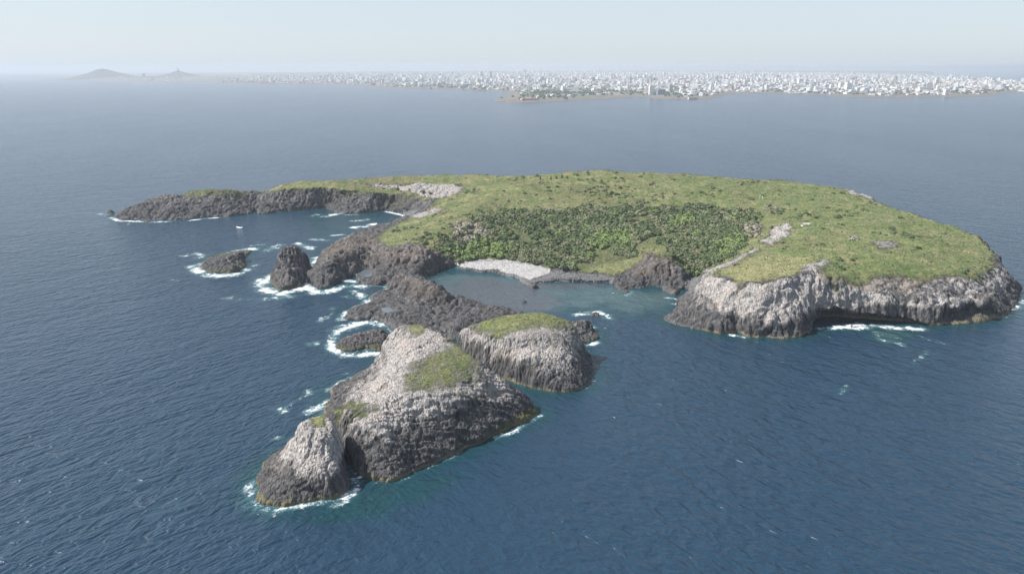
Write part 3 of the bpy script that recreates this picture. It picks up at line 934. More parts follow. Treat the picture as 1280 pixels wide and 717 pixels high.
A_RIDGE = [(388, 331, 5, 5), (384, 320, 12, 8), (377, 311, 17, 9), (366, 306, 20, 10), (355, 307, 20, 10), (348, 316, 16, 8), (346, 328, 10, 6)]
ra, DA = rock('sea_rock', [(341, 340), (337, 347), (338, 353), (342, 359), (347.5, 364), (363, 361), (378, 358), (380, 350), (386, 343)] + away(A_RIDGE, 9),
              [[q[:3] for q in A_RIDGE], [(350, 338, 9), (360, 335, 12), (375, 333, 11), (384, 338, 6)], [(345, 350, 3), (355, 347, 5.5), (364, 341, 7), (372, 350, 4)], [(350, 357, 3), (362, 354, 4)]],
              1.0, 0.55, 'dark dome-shaped rock ringed by white surf off the brown point', seed=41, masks=m_dark(0.15), amp=0.8, colw=2.0, warp=1.4)
rb, DB = rock('sea_rock', [(250.6, 331), (252, 336), (258, 340), (272, 341), (285, 342), (297, 340), (305, 335), (307, 330), (305, 325), (309, 319), (315, 313.5), ('w', -203, 574), ('w', -214, 569), ('w', -228, 560), ('w', -233, 545), ('w', -231, 533)],
              [[(256, 332, 3), (268, 328, 5), (284, 320.5, 7), (298, 315.5, 8), (312, 313, 4)], [(265, 336, 3), (285, 335, 4.5), (300, 331, 4)]],
              1.0, 0.6, 'low jagged black rock islet alone in the surf, west of the dome rock', seed=51, masks=m_dark(), amp=0.9, colw=2.2, warp=1.6)
rc, DC = rock('sea_rock', [(418.7, 434), (428, 439), (445, 439), (457, 436), (476, 440), (484, 430), ('w', -62, 377), ('w', -70, 380), ('w', -80, 376), (431, 423), (424, 428)],
              [[(427, 430, 2), (434, 422, 4), (450, 416, 5), (468, 410, 6), (480, 412, 6)], [(440, 433, 3), (460, 428, 4)]],
              0.8, 0.42, 'low flat-topped dark rock between the long stack and the slab ridge', seed=61, masks=m_dark(), amp=0.6, colw=1.5, warp=1.0)
rd, DD = rock('sea_rock', [('w', 30, 354), (727, 429.5), (737, 428), (746, 425.5), (751, 421.5), (744, 415), (739, 410), ('w', 40.5, 385), ('w', 34, 388), ('w', 29, 382), ('w', 27, 366)],
              [[(715, 400, 7), (726, 401, 7), (736, 401.5, 5)], [(724, 415, 4.5), (735, 415, 3), (745, 421, 1.5)]],
              0.8, 0.42, 'small dark rock spur at the foot of the dome-shaped grassy stack', seed=71, masks=m_dark(), amp=0.6, colw=1.5, warp=1.0)
SMALL = [(138, 266.5, 5.5, 4, 'tiny black rock awash off the tip of the long dark headland'),
         (744.5, 393.5, 3.4, 1.6, 'small wave-washed rock in the lagoon mouth foam'),
         (184, 277.2, 3.5, 1.6, 'small dark rock in the surf under the long headland'),
         (656, 377.5, 1.8, 1.6, 'lone black boulder standing in the lagoon shallows'),
         (486, 283, 8, 3.5, 'knobbly dark rock at the mouth of the stony cove')]
for k, (px, py, r, hh, lab) in enumerate(SMALL):
    cx, cyy = U(px, py, 0)
    ring = []
    for a in range(11):
        t = a / 11 * 2 * math.pi
        rr = r * random.uniform(0.75, 1.2)
        ring.append(('w', cx + rr * math.cos(t), cyy + 0.75 * rr * math.sin(t), 0))
    rock('sea_rock', ring, [[('w', cx - r * 0.35, cyy, hh * 0.9), ('w', cx + r * 0.2, cyy + r * 0.2, hh)]], max(0.3, r / 8), max(0.25, r / 11), lab, seed=80 + k, masks=m_dark(), amp=0.35, colw=1.2, warp=0.4 * r / 4, wlen=5, lip=0.5)


# ---------------------------------------------------------------- the sea
def sea_sheet():
    x0, x1, y0, y1, st = -620.0, 620.0, 60.0, 1060.0, 2.0
    gx, gy = np.arange(x0, x1 + 1, st), np.arange(y0, y1 + 1, st)
    X, Y = np.meshgrid(gx, gy)
    X, Y = X.ravel(), Y.ravel()
    W = lambda l: [U(*q) for q in l]
    foam = np.zeros(len(X))
    FO = [  # (polyline in photo pixels on the water, half width m, strength)
        ([(125, 267), (134, 268)], 3, .8), ([(139, 272), (150, 276), (170, 276.5), (190, 277.5), (214, 276.5)], 3.5, 1.0), ([(238, 275.5), (255, 273.5), (272, 272)], 3, .9), ([(160, 281), (163, 278)], 2, .5),
        ([(484, 264.5), (498, 267.5), (511, 272)], 3, 1.1), ([(405, 271), (414, 269), (424, 266.5)], 4, 1.0), ([(434, 268.5), (444, 268)], 3, .7), ([(390, 270), (398, 268)], 4, .6), ([(414, 260), (424, 259)], 3, .6),
        ([(443, 276), (458, 274.5)], 4, .75), ([(442, 284), (452, 284), (464, 282), (466, 280)], 5, 1.0), ([(416, 294.5), (427, 293)], 3, .8), ([(392, 299), (406, 300)], 4, .8), ([(425, 303), (436, 297), (446, 293)], 5, .85),
        ([(243, 333), (248, 339), (258, 344), (272, 345), (290, 343.5), (306, 338)], 5, 1.05), ([(246, 334), (258, 328), (272, 324), (286, 318), (300, 313), (316, 311)], 5, 1.0), ([(232, 319), (242, 317), (252, 318), (250, 322)], 4, .7),
        ([(318, 307), (328, 305)], 4, .7), ([(316, 332), (320, 331)], 3, .5), ([(213, 349), (218, 352)], 3, .6), ([(320, 303), (330, 306)], 3, .4),
        ([(340, 345), (333, 350), (328, 356), (331, 362), (345, 367), (365, 364), (378, 361), (381, 352), (383, 359), (395, 366), (413, 364), (428, 358), (440, 358), (456, 358)], 4.5, 1.1), ([(326, 350), (330, 361), (350, 368)], 6, .8),
        ([(285, 372), (300, 374), (320, 372)], 4, .45), ([(330, 372), (350, 372), (370, 370)], 5, .5), ([(372, 304), (380, 306), (388, 311)], 4, .9), ([(388, 338), (392, 330), (397, 322)], 4, 1.0), ([(333, 313), (342, 310), (350, 306)], 5, .7), ([(425, 348), (436, 351), (446, 352)], 3.5, 1.0),
        ([(442, 364), (450, 368), (452, 372)], 3.5, .95), ([(430, 370), (445, 371)], 3, .5), ([(491, 361), (480, 365), (470, 369), (459, 378), (444, 386), (431, 392), (427, 399)], 3.0, .95), ([(484, 362), (490, 360)], 3.5, 1.0),
        ([(423, 411), (438, 408), (452, 403), (466, 402), (478, 405)], 4.5, 1.05), ([(424, 413), (416, 424), (414, 434), (428, 443), (448, 445), (462, 441), (476, 441)], 3.0, 1.05), ([(420, 409), (436, 406)], 2.5, .9),
        ([(400, 402), (405, 399), (414, 392), (416, 384)], 2, .55), ([(402, 400), (403, 397)], 2, .7), ([(385, 430), (388, 432)], 2, .6), ([(395, 427), (397, 430)], 2, .6), ([(383, 486), (390, 490)], 2, .5),
        ([(410, 487), (424, 480), (440, 473)], 2.0, 1.0), ([(387, 514), (400, 508), (411, 500)], 2.6, 1.05), ([(350, 511), (356, 513)], 1.8, 1.0), ([(350, 512), (366, 504), (384, 491)], 1.0, .75), ([(343, 548), (352, 546)], 1.6, .55), ([(430, 467), (440, 466)], 1.6, .5),
        ([(620, 546), (636, 541), (655, 531), (673, 519)], 1.6, .95), ([(446, 592), (456, 597), (470, 602)], .9, .8), ([(560, 573), (575, 566)], .7, .55),
        ([(311, 612), (312, 622), (325, 632), (345, 637), (358, 636), (384, 630), (405, 627), (424, 623)], 1.4, 1.05), ([(418, 632), (432, 626), (442, 616), (447, 606), (440, 600)], 1.3, .95), ([(425, 622), (438, 612)], 1.0, .8), ([(306, 612), (318, 600)], 1.8, .7), ([(300, 626), (320, 636), (350, 642)], 1.8, .45),
        ([(742, 462), (740, 478), (730, 487)], .9, .6), ([(727, 432), (736, 431), (747, 428)], 2.0, 1.0), ([(720, 393), (735, 391), (748, 390), (758, 394), (762, 398)], 2.6, 1.0), ([(738, 412), (742, 408)], 1.6, .7),
        ([(1026, 411), (1045, 409), (1070, 410), (1095, 408), (1120, 410), (1152, 411)], 3.0, 1.1), ([(1030, 410), (1060, 406), (1090, 405)], 2.5, .95), ([(1094, 416), (1100, 424), (1118, 428), (1130, 432)], 2.0, .6), ([(1100, 418), (1125, 424)], 1.6, .5), ([(1140, 455), (1152, 446), (1160, 438)], 1.4, .45),
        ([(1050, 492), (1058, 482)], 1.2, .5), ([(1150, 420), (1180, 430)], 2, .3), ([(1266, 386), (1272, 380), (1279, 376)], 2.5, .9), ([(1250, 399), (1264, 391)], 1.5, .6),
        ([(766, 366), (772, 366.5)], 1.2, .8), ([(782, 369), (791, 365)], 1.5, .9), ([(834, 372), (846, 374)], 2.0, .7), ([(840, 379), (849, 381)], 2.0, .9), ([(913, 418.5), (925, 419.5), (931, 422)], 1.4, 1.0), ([(1098, 256), (1106, 260)], 4, .7),
        ([(190, 640), (222, 620), (226, 660)], .8, .28), ([(600, 110), (632, 113)], 3, .1),
    ]
    for line, w, s in FO:
        L = W(line)
        a = np.array(L)
        m = (X > a[:, 0].min() - 4 * w) & (X < a[:, 0].max() + 4 * w) & (Y > a[:, 1].min() - 5 * w) & (Y < a[:, 1].max() + 5 * w)
        d = seg_dist(X[m], Y[m], L)
        foam[m] = np.maximum(foam[m], s * np.exp(-(d / (w * 1.15)) ** 2))
    # a thin wash along every shore
    coasts = [ISLAND.poly, D1.poly, D0.poly, D2.poly, DA.poly, DB.poly, DC.poly, DD.poly]
    near = np.full(len(X), 1e9)
    for c in coasts:
        a = np.array(c)
        m = (X > a[:, 0].min() - 40) & (X < a[:, 0].max() + 40) & (Y > a[:, 1].min() - 40) & (Y < a[:, 1].max() + 40)
        near[m] = np.minimum(near[m], seg_dist(X[m], Y[m], c, True))
    q = np.stack([X / 18, Y / 18, 0 * X], 1)
    wob = fbm(q, 3, 5)
    west = ss(60, -60, X)
    foam = np.maximum(foam, (0.18 + 0.34 * west) * np.exp(-(near / 2.6) ** 2) * ss(-0.25, 0.35, wob))
    V2 = np.stack([X, Y, 0 * X], 1)
    lag = soft_poly(V2, W([(545, 340), (600, 340), (660, 352), (760, 353), (800, 358), (850, 370), (850, 388), (815, 392), (770, 392), (735, 393), (700, 392), (620, 392), (560, 370), (530, 350)]), 16, 7, 3)
    sh = 0.9 * lag * (0.62 + 0.38 * ss(385, 450, Y))
    sh = np.maximum(sh, 0.40 * np.exp(-(near / 9.0) ** 2))
    sh = np.maximum(sh, 0.75 * soft_poly(V2, W([(1085, 412), (1130, 412), (1150, 420), (1110, 432), (1090, 425)]), 4, 2, 5))
    sh = np.maximum(sh, 0.45 * soft_poly(V2, W([(455, 612), (500, 606), (560, 590), (600, 580), (560, 610), (500, 640), (420, 655), (350, 650), (400, 640)]), 6, 3, 6))
    sh = np.maximum(sh, 0.35 * soft_poly(V2, W([(400, 262), (500, 268), (480, 285), (420, 300), (380, 300), (380, 270)]), 9, 4, 7))
    sh = np.maximum(sh, 0.55 * foam)
    reef = soft_poly(V2, W([(548, 362), (580, 350), (615, 348), (645, 354), (680, 364), (700, 376), (690, 388), (640, 392), (600, 382), (565, 376)]), 6, 4, 8) * 0.85
    reef = np.maximum(reef, 0.8 * soft_poly(V2, W([(640, 350), (690, 354), (760, 354), (760, 357), (700, 362), (660, 360)]), 2.5, 1, 9))
    calm = np.maximum(lag, 0.55 * soft_poly(V2, W([(330, 268), (500, 268), (470, 285), (420, 300), (330, 300)]), 12, 4, 10))
    n = len(X)
    idx = np.arange(n).reshape(len(gy), len(gx))
    Q = np.stack([idx[:-1, :-1], idx[:-1, 1:], idx[1:, 1:], idx[1:, :-1]], -1).reshape(-1, 4)
    B = 60000.0
    out = np.array([(x0, y0), (x1, y0), (x1, y1), (x0, y1), (-B, -B), (B, -B), (B, B), (-B, B)])
    Vv = np.concatenate([V2, np.c_[out, np.zeros(8)]])
    ring = np.array([(0, 4, 5, 1), (1, 5, 6, 2), (2, 6, 7, 3), (3, 7, 4, 0)]) + n
    Q = np.concatenate([Q, ring])
    me = make_mesh('sea', Vv, Q)
    z8 = np.zeros(8)
    for k, v in dict(foam=foam, shallow=sh, reef=reef, calm=calm).items():
        attr(me, k, np.concatenate([np.clip(v, 0, 1.2), z8]))
    return tag(link('sea', me, MAT_SEA), kind='structure')


sea_sheet()

# ---------------------------------------------------------------- vegetation on the island
IVF, IVN = V_ISL, N_ISL
GZ_R = 1.0
gx0, gy0 = IVF[:, 0].min(), IVF[:, 1].min()
GZ = np.full((int((IVF[:, 1].max() - gy0) / GZ_R) + 2, int((IVF[:, 0].max() - gx0) / GZ_R) + 2), -9.0)
np.maximum.at(GZ, (((IVF[:, 1] - gy0) / GZ_R).astype(int), ((IVF[:, 0] - gx0) / GZ_R).astype(int)), IVF[:, 2])


def ground_z(x, y):
    i = int((x - gx0) / GZ_R)
    j = int((y - gy0) / GZ_R)
    if 0 <= j < GZ.shape[0] and 0 <= i < GZ.shape[1]:
        return float(GZ[j, i])
    return -9.0


def veg_material(name):
    M = NT(name)
    p = M.coord()
    n = M.noise(p, 0.7, 3, 0.6)
    c = M.mix(M.attr('hue'), (0.066, 0.088, 0.043), (0.160, 0.220, 0.070))
    c = M.mix(M.attr('olive'), c, (0.165, 0.165, 0.098))
    c = M.mix(M.attr('dead'), c, (0.30, 0.26, 0.22))
    c = M.mix(M.attr('straw'), c, (0.40, 0.35, 0.17))
    t = M.attr('tone')
    c = M.mix(M.math('MULTIPLY', t, 0.30), c, (0.20, 0.21, 0.10))
    return M.done(c, 0.8, None, 0.2)


MAT_VEG = veg_material('foliage')


def dome(nu=8, nv=4, r=0.8, h=0.55):
    P, Fq = [], []
    for j in range(nv + 1):
        t = j / nv * math.pi * 0.5
        for i in range(nu):
            a = i / nu * 2 * math.pi
            k = 1 + 0.18 * math.sin(3 * a + j) + 0.1 * math.sin(5 * a + 2 * j)
            P.append((r * k * math.cos(t) * math.cos(a), r * k * math.cos(t) * math.sin(a), h * math.sin(t)))
    for j in range(nv):
        for i in range(nu):
            Fq.append((j * nu + i, j * nu + (i + 1) % nu, (j + 1) * nu + (i + 1) % nu, (j + 1) * nu + i))
    return np.array(P), np.array(Fq)


def leaf_quads(C, size, rng, out=None, spread=0.55):
    """a leaf-clump quad at each centre, facing roughly along out (default: upwards)"""
    n = len(C)
    d = (np.tile([0.0, 0.0, 1.0], (n, 1)) if out is None else np.asarray(out)) + spread * rng.normal(size=(n, 3))
    d /= np.linalg.norm(d, axis=1)[:, None]
    u = np.cross(d, rng.normal(size=(n, 3)))
    u /= np.linalg.norm(u, axis=1)[:, None]
    w = np.cross(d, u)
    sz = (size * rng.uniform(0.6, 1.35, n))[:, None]
    P = np.stack([C - u * sz - w * sz * 0.6, C + u * sz * 0.8 - w * sz * 0.75, C + u * sz + w * sz * 0.65, C - u * sz * 0.7 + w * sz * 0.8], 1)
    return P.reshape(-1, 3), np.arange(n * 4).reshape(-1, 4)


def shrub_shape(seed, leaves=120):
    rng = np.random.default_rng(seed)
    nl = rng.integers(4, 8)
    lob = [(rng.uniform(-0.55, 0.55), rng.uniform(-0.55, 0.55), rng.uniform(0.15, 0.42), rng.uniform(0.38, 0.62)) for _ in range(nl)]
    C = []
    T = []
    D_ = []
    while len(C) < leaves:
        lx, ly, lz, lr = lob[rng.integers(nl)]
        d = rng.normal(size=3)
        d /= np.linalg.norm(d)
        r = lr * rng.uniform(0.75, 1.12)
        c = np.array([lx, ly, lz]) + d * r * np.array([1, 1, 0.75])
        if c[2] < 0.0:
            continue
        C.append(c)
        D_.append(0.75 * d + np.array([0, 0, 0.35]) + 0.25 * rng.normal(size=3))
        T.append(min(1, max(0, rng.normal(0.35, 0.25))))
    P, Fq = leaf_quads(np.array(C), 0.155 if leaves > 100 else 0.2, rng, np.array(D_), 0.26)
    D, Fd = dome(7, 3, 0.74, 0.56)
    D = D + rng.normal(0, 0.05, D.shape)
    tone = np.concatenate([np.zeros(len(D)), np.repeat(T, 4)])
    return np.concatenate([D, P]), np.concatenate([Fd, Fq + len(D)]), tone


def veg_mesh(name, P, Fq, **at):
    me = make_mesh(name, P, Fq, False)
    for k in ('hue', 'olive', 'dead', 'straw', 'tone'):
        attr(me, k, np.broadcast_to(at.get(k, 0.0), (len(P),)))
    me.materials.append(MAT_VEG)
    return me


# where scrub grows, as ground-plan polygons traced on the island's surface
GAPS = [IP([(620, 276), (640, 280), (672, 300), (668, 308), (650, 302), (632, 288)]), IP([(790, 310), (805, 298), (850, 288), (856, 294), (820, 302), (800, 318)]), IP([(745, 308), (762, 312), (775, 322), (790, 320), (785, 332), (720, 337), (700, 334), (740, 326)]), IP([(780, 271), (815, 268), (815, 275), (785, 277)])]
PATCH = [(IP([(718, 240), (745, 233), (775, 232), (800, 237), (795, 246), (765, 250), (735, 248)]), 60), (IP([(770, 254), (800, 248), (812, 250), (800, 260), (775, 262)]), 26), (IP([(810, 243), (828, 240), (832, 248), (815, 252)]), 14),
         (IP([(948, 262), (965, 254), (985, 262), (990, 270), (970, 272)]), 26), (IP([(980, 272), (1010, 266), (1024, 268), (1018, 274), (990, 276)]), 16), (IP([(570, 240), (592, 236), (592, 244), (575, 246)]), 8), (IP([(505, 300), (545, 290), (560, 300), (550, 318), (530, 312)]), 40),
         (IP([(560, 275), (600, 262), (620, 262), (590, 282), (560, 296)]), 34), (IP([(1062, 258), (1085, 260), (1082, 264), (1064, 263)]), 6), (IP([(1108, 285), (1132, 288), (1134, 294), (1112, 292)]), 8)]
DEAD = [IP([(680, 256), (698, 256), (700, 266), (682, 266)]), IP([(930, 285), (952, 280), (955, 300), (935, 310)]), IP([(560, 282), (600, 280), (610, 296), (575, 304)]), IP([(950, 258), (975, 256), (975, 264), (952, 266)])]
BRIGHT = [IP([(566, 328), (600, 300), (640, 310), (636, 322), (600, 323)]), IP([(735, 298), (760, 288), (790, 290), (790, 306), (760, 312), (742, 326), (730, 320)]), IP([(835, 270), (870, 268), (872, 278), (845, 284)]), IP([(895, 306), (925, 294), (930, 302), (905, 322)]), IP([(712, 330), (740, 326), (745, 334), (715, 337)]), IP([(570, 240), (592, 236), (592, 244), (575, 246)])]


def inp(x, y, poly):
    return bool(in_poly(np.array([x]), np.array([y]), poly)[0])


cand = []
bb = np.array(SCRUB)
want = 3400
rr = np.random.default_rng(5)
X = rr.uniform(bb[:, 0].min(), bb[:, 0].max(), want * 5)
Y = rr.uniform(bb[:, 1].min(), bb[:, 1].max(), want * 5)
wq = np.stack([X / 15, Y / 15, 0 * X], 1)
ok = in_poly(X + 9 * fbm(wq, 3, 401), Y + 9 * fbm(wq + 5, 3, 402), SCRUB)
qn = np.stack([X / 22, Y / 22, 0 * X], 1)
thin = fbm(qn, 3, 123)
for gp in GAPS:
    ok &= ~in_poly(X, Y, gp)
ok &= thin > -0.62
for xx, yy, tn in list(zip(X[ok], Y[ok], thin[ok]))[:want]:
    cand.append((xx, yy, rr.uniform(1.8, 4.6) * (1 + 0.35 * max(0, tn)), 'dense'))
for poly, n in PATCH:
    b2 = np.array(poly)
    k = 0
    while k < n:
        xx, yy = rr.uniform(b2[:, 0].min(), b2[:, 0].max()), rr.uniform(b2[:, 1].min(), b2[:, 1].max())
        k += 0.34
        if inp(xx, yy, poly):
            k += 0.66
            cand.append((xx, yy, rr.uniform(1.1, 2.6), 'patch'))
# scattered single shrubs over the open grass
gpx, gpy = rr.uniform(-150, 330, 5200), rr.uniform(400, 800, 5200)
gok = in_poly(gpx, gpy, top_poly) & ~in_poly(gpx, gpy, SCRUB) & (fbm(np.stack([gpx / 26, gpy / 26, 0 * gpx], 1), 4, 55, 0.65) > 0.22)
for xx, yy in zip(gpx[gok], gpy[gok]):
    cand.append((xx, yy, 0.6 + 2.0 * rr.random() ** 2.2, 'open'))

SHAPES = [shrub_shape(200 + k, 190) for k in range(7)]
SMALLS = [shrub_shape(300 + k, 80) for k in range(6)]
hq = np.array([(c[0] / 13, c[1] / 13, 0) for c in cand])
hue_n = fbm(hq, 3, 210)
shrubs = []
for c, hn in zip(cand, hue_n):
    x_, y_, r_, kd = c
    z_ = ground_z(x_, y_)
    if z_ < 2.0:
        continue
    br = any(inp(x_, y_, b) for b in BRIGHT)
    dd = any(inp(x_, y_, b) for b in DEAD)
    if dd and rr.random() < 0.75:
        cl = 'grey'
    elif br and rr.random() < 0.8:
        cl = 'bright'
    elif hn > 0.12:
        cl = 'olive'
    elif hn < -0.42:
        cl = 'bright'
    else:
        cl = 'dark'
    dist = math.hypot(x_, y_)
    shrubs.append((r_ / dist, x_, y_, z_, r_, kd, cl))
shrubs.sort(reverse=True)
COLS = dict(dark=dict(hue=0.12), olive=dict(hue=0.2, olive=0.8), bright=dict(hue=0.85), grey=dict(hue=0.2, olive=0.5, dead=0.8))
PROTO = {}
for cl, kw in COLS.items():
    PROTO[cl] = [veg_mesh('shrub', P, Fq, tone=t, **kw) for P, Fq, t in SHAPES]
WHERE = dict(dense='in the thick scrub of the hollow above the lagoon', patch='in a loose thicket on the grassy plateau', open='standing alone on the open grass slope')
WORD = dict(dark='dark green', olive='dull olive', bright='fresh bright green', grey='dry grey-brown')
# the single bushes that stand out in the photograph
NAMED = [(1047, 272, 4.2, 'dark', 'large dark bush with dry grey twigs, alone on the right-hand plateau'), (1036, 281, 2.6, 'grey', 'pale dead bush at the foot of the large dark plateau bush'), (1068, 299, 3.8, 'grey', 'low brown mound-like dry bush on the plateau turf'),
         (938, 263, 2.2, 'dark', 'dark upright bush at the upper edge of the scrub'), (968, 262, 3.6, 'grey', 'wide grey bush beside the dark one above the pale gully'), (975, 267, 3.0, 'dark', 'dark round bush above the pale bare gully'),
         (583, 241, 3.2, 'bright', 'bright green bush beside the pale bare ground of the western shoulder'), (735, 216, 0, 'dark', '')]
for px, py, r_, cl, lab in NAMED[:-1]:
    x_, y_ = ISLAND.hit(px, py)
    o = link('shrub', PROTO[cl][int(px) % 7], loc=(x_, y_, ground_z(x_, y_) - 0.1))
    o.scale = (r_, r_, r_ * 0.85)
    o.rotation_euler = (0, 0, rr.uniform(0, 6.28))
    tag(o, lab, 'shrub')
SPOTS = [(*ISLAND.hit(px, py), t) for px, py, t in (
    (600, 320, 'right behind the western end of the pale beach'), (655, 326, 'right behind the eastern end of the pale beach'), (525, 300, 'above the brown crag west of the lagoon'), (735, 336, 'along the grassy edge above the dark cobble bar'),
    (640, 292, 'beside the straw-coloured clearing in the scrub'), (590, 285, 'on the western slope of the scrub hollow'), (680, 268, 'at the scrub edge uphill from the beach'), (740, 300, 'in the middle of the scrub above the cobble bar'),
    (815, 296, 'behind the reddish lagoon crag'), (865, 330, 'above the small pebble inlet'), (800, 266, 'at the scrub edge uphill from the lagoon crag'), (920, 305, 'below the pale rim of the right-hand plateau'), (930, 272, 'near the pale bare gully'), (765, 240, 'in the thicket on the upper plateau grass'))]
for k, (_, x_, y_, z_, r_, kd, cl) in enumerate(shrubs[:285]):
    o = bpy.data.objects.new('shrub', PROTO[cl][k % 7])
    col.objects.link(o)
    o.location = (x_, y_, z_ - 0.15)
    o.scale = (r_ * rr.uniform(0.9, 1.15), r_ * rr.uniform(0.9, 1.15), r_ * rr.uniform(0.75, 1.1))
    o.rotation_euler = (0, 0, rr.uniform(0, 6.28))
    size = 'large' if r_ > 3.4 else ('middle-sized' if r_ > 2.5 else 'small')
    spot = min(SPOTS, key=lambda q: math.hypot(q[0] - x_, q[1] - y_))[2]
    tag(o, '%s %s leafy shrub %s' % (size, WORD[cl], spot), 'shrub', '%s %s shrubs %s' % (size, WORD[cl], spot))
PP, FF, AT = [], [], {k: [] for k in ('hue', 'olive', 'dead', 'straw', 'tone')}
nv = 0
for k, (_, x_, y_, z_, r_, kd, cl) in enumerate(shrubs[285:]):
    P, Fq, t = SMALLS[k % 6]
    a = rr.uniform(0, 6.28)
    R = np.array([[math.cos(a), -math.sin(a), 0], [math.sin(a), math.cos(a), 0], [0, 0, rr.uniform(0.75, 1.1)]])
    PP.append((P @ R.T) * r_ + np.array([x_, y_, z_ - 0.15]))
    FF.append(Fq + nv)
    nv += len(P)
    for q in AT:
        v = COLS[cl].get(q, 0.0)
        AT[q].append(t if q == 'tone' else np.full(len(P), v + (rr.uniform(-0.1, 0.1) if v else 0)))
scrub = link('scrub', veg_mesh('scrub', np.concatenate(PP), np.concatenate(FF), **{k: np.concatenate(v) for k, v in AT.items()}))
tag(scrub, 'dense low green and olive scrub filling the hollow above the lagoon beach', 'scrub', kind='stuff')

# tufts of grass over the turf
TV, TN, TG = [], [], []
for V_, N_, g_, d_, l_, b_ in TURF:
    m = (rr.random(len(g_)) < ss(0.32, 0.85, g_)) & (V_[:, 2] > 1.5)
    TV.append(V_[m])
    TG.append(np.stack([g_[m], d_[m], l_[m], b_[m]], 1))
TV, TG = np.concatenate(TV), np.concatenate(TG)
keep = rr.random(len(TV)) < np.minimum(1, 60000 / len(TV))
near_ = np.hypot(TV[:, 0], TV[:, 1]) < 390
keep &= ~near_ | (rr.random(len(TV)) < 0.5)
TV, TG = TV[keep], TG[keep]
nn = fbm(TV / 6.0, 2, 333)
C = TV + np.stack([rr.uniform(-.5, .5, len(TV)), rr.uniform(-.5, .5, len(TV)), np.full(len(TV), 0.12)], 1)
P, Fq = leaf_quads(C, (0.30 + 0.16 * nn) * np.where(np.hypot(TV[:, 0], TV[:, 1]) < 390, 0.65, 1.25), rr, None, 0.38)
straw = np.clip(0.75 * TG[:, 1] - 0.1 + rr.normal(0, 0.12, len(TV)), 0, 1)
hue = np.clip(0.40 + 0.5 * TG[:, 2] - 0.35 * TG[:, 3] + 0.15 * rr.normal(size=len(TV)) + 0.3 * nn, 0, 1)
tuft = link('grass', veg_mesh('grass', P, Fq, hue=np.repeat(hue, 4), olive=np.repeat(np.clip(0.45 - 0.35 * TG[:, 2] + 0.5 * nn, 0, 1), 4), dead=np.repeat(0.45 * TG[:, 3] * (1 - TG[:, 2]), 4), straw=np.repeat(straw, 4), tone=np.repeat(rr.uniform(0, 0.6, len(TV)), 4)))
tag(tuft, 'tussocky green and straw-coloured grass over the island and stack tops', 'grass', kind='stuff')

# little dark trees along the far skyline
MAT_BARK = plain('bark', (0.10, 0.08, 0.06))


def skyline_tree(px, py, hgt, wid, lab, seed):
    x_, y_ = ISLAND.hit(px, py)
    z_ = ground_z(x_, y_)
    rng = np.random.default_rng(seed)
    e = bpy.data.objects.new('tree', None)
    col.objects.link(e)
    e.location = (x_, y_, z_ - 0.1)
    P, Fq = [], []
    seg = 5
    for j, (zz, rad) in enumerate(((0, .16), (hgt * .35, .11), (hgt * .8, .04))):
        for i in range(seg):
            a = i / seg * 2 * math.pi
            P.append((rad * math.cos(a) + 0.08 * j * math.sin(seed), rad * math.sin(a), zz))
    for j in range(2):
        for i in range(seg):
            Fq.append((j * seg + i, j * seg + (i + 1) % seg, (j + 1) * seg + (i + 1) % seg, (j + 1) * seg + i))
    link('trunk', make_mesh('trunk', P, Fq), MAT_BARK, e)
    n = 130
    t = rng.beta(1.3, 1.6, n)
    r = wid * (1 - t) ** 0.8 * np.sqrt(rng.uniform(0.15, 1, n)) + 0.1
    a = rng.uniform(0, 2 * math.pi, n)
    C = np.stack([r * np.cos(a), r * np.sin(a), hgt * (0.12 + 0.9 * t)], 1)
    P, Fq = leaf_quads(C, 0.34, rng, np.stack([np.cos(a), np.sin(a), 0.5 + 0 * a], 1))
    link('crown', veg_mesh('crown', P, Fq, hue=0.05, tone=np.repeat(rng.uniform(0, .3, n), 4)), None, e)
    tag(e, lab, 'tree', 'small dark trees near the far brow of the island' if 'row' in lab else None)


for k, (px, py, hgt, wid, lab) in enumerate([(671.5, 221, 3.2, 2.6, 'broad dark bushy tree at the end of the skyline row'), (682, 221, 0, 0, ''), (675.5, 224.5, 3.6, 0.9, 'slim dark conical tree in the row below the far brow'), (688.7, 224.5, 4.0, 1.1, 'slim dark conical tree in the row below the far brow'),
                                              (695.4, 224, 3.2, 0.9, 'slim dark conical tree in the row below the far brow'), (702.3, 223, 4.6, 1.3, 'slim dark conical tree in the row below the far brow'), (708.8, 223, 2.4, 1.2, 'slim dark conical tree in the row below the far brow'),
                                              (721.5, 220, 2.8, 1.5, 'squat dark tree between the conical row and the tallest skyline tree'), (734.5, 219, 5.2, 2.2, 'tallest dark conical tree standing at the crest of the island')]):
    if hgt:
        skyline_tree(px, py, hgt, wid, lab, 60 + k)

# ---------------------------------------------------------------- small things on the island and the water
def box_bm(parts):
    """[(x0,x1,y0,y1,z0,z1)] -> verts, quads"""
    P, Fq = [], []
    for x0, x1, y0, y1, z0, z1 in parts:
        b = len(P)
        P += [(x0, y0, z0), (x1, y0, z0), (x1, y1, z0), (x0, y1, z0), (x0, y0, z1), (x1, y0, z1), (x1, y1, z1), (x0, y1, z1)]
        Fq += [(b + 3, b + 2, b + 1, b), (b + 4, b + 5, b + 6, b + 7), (b, b + 1, b + 5, b + 4), (b + 1, b + 2, b + 6, b + 5), (b + 2, b + 3, b + 7, b + 6), (b + 3, b, b + 4, b + 7)]
    return np.array(P), np.array(Fq)


MAT_LIME = plain('limewashed_concrete', (0.72, 0.69, 0.62), 0.9, 0.3, 1.2)
MAT_RUBBLE = plain('rubble_stone', (0.42, 0.38, 0.32), 0.95, 0.5, 1.5)


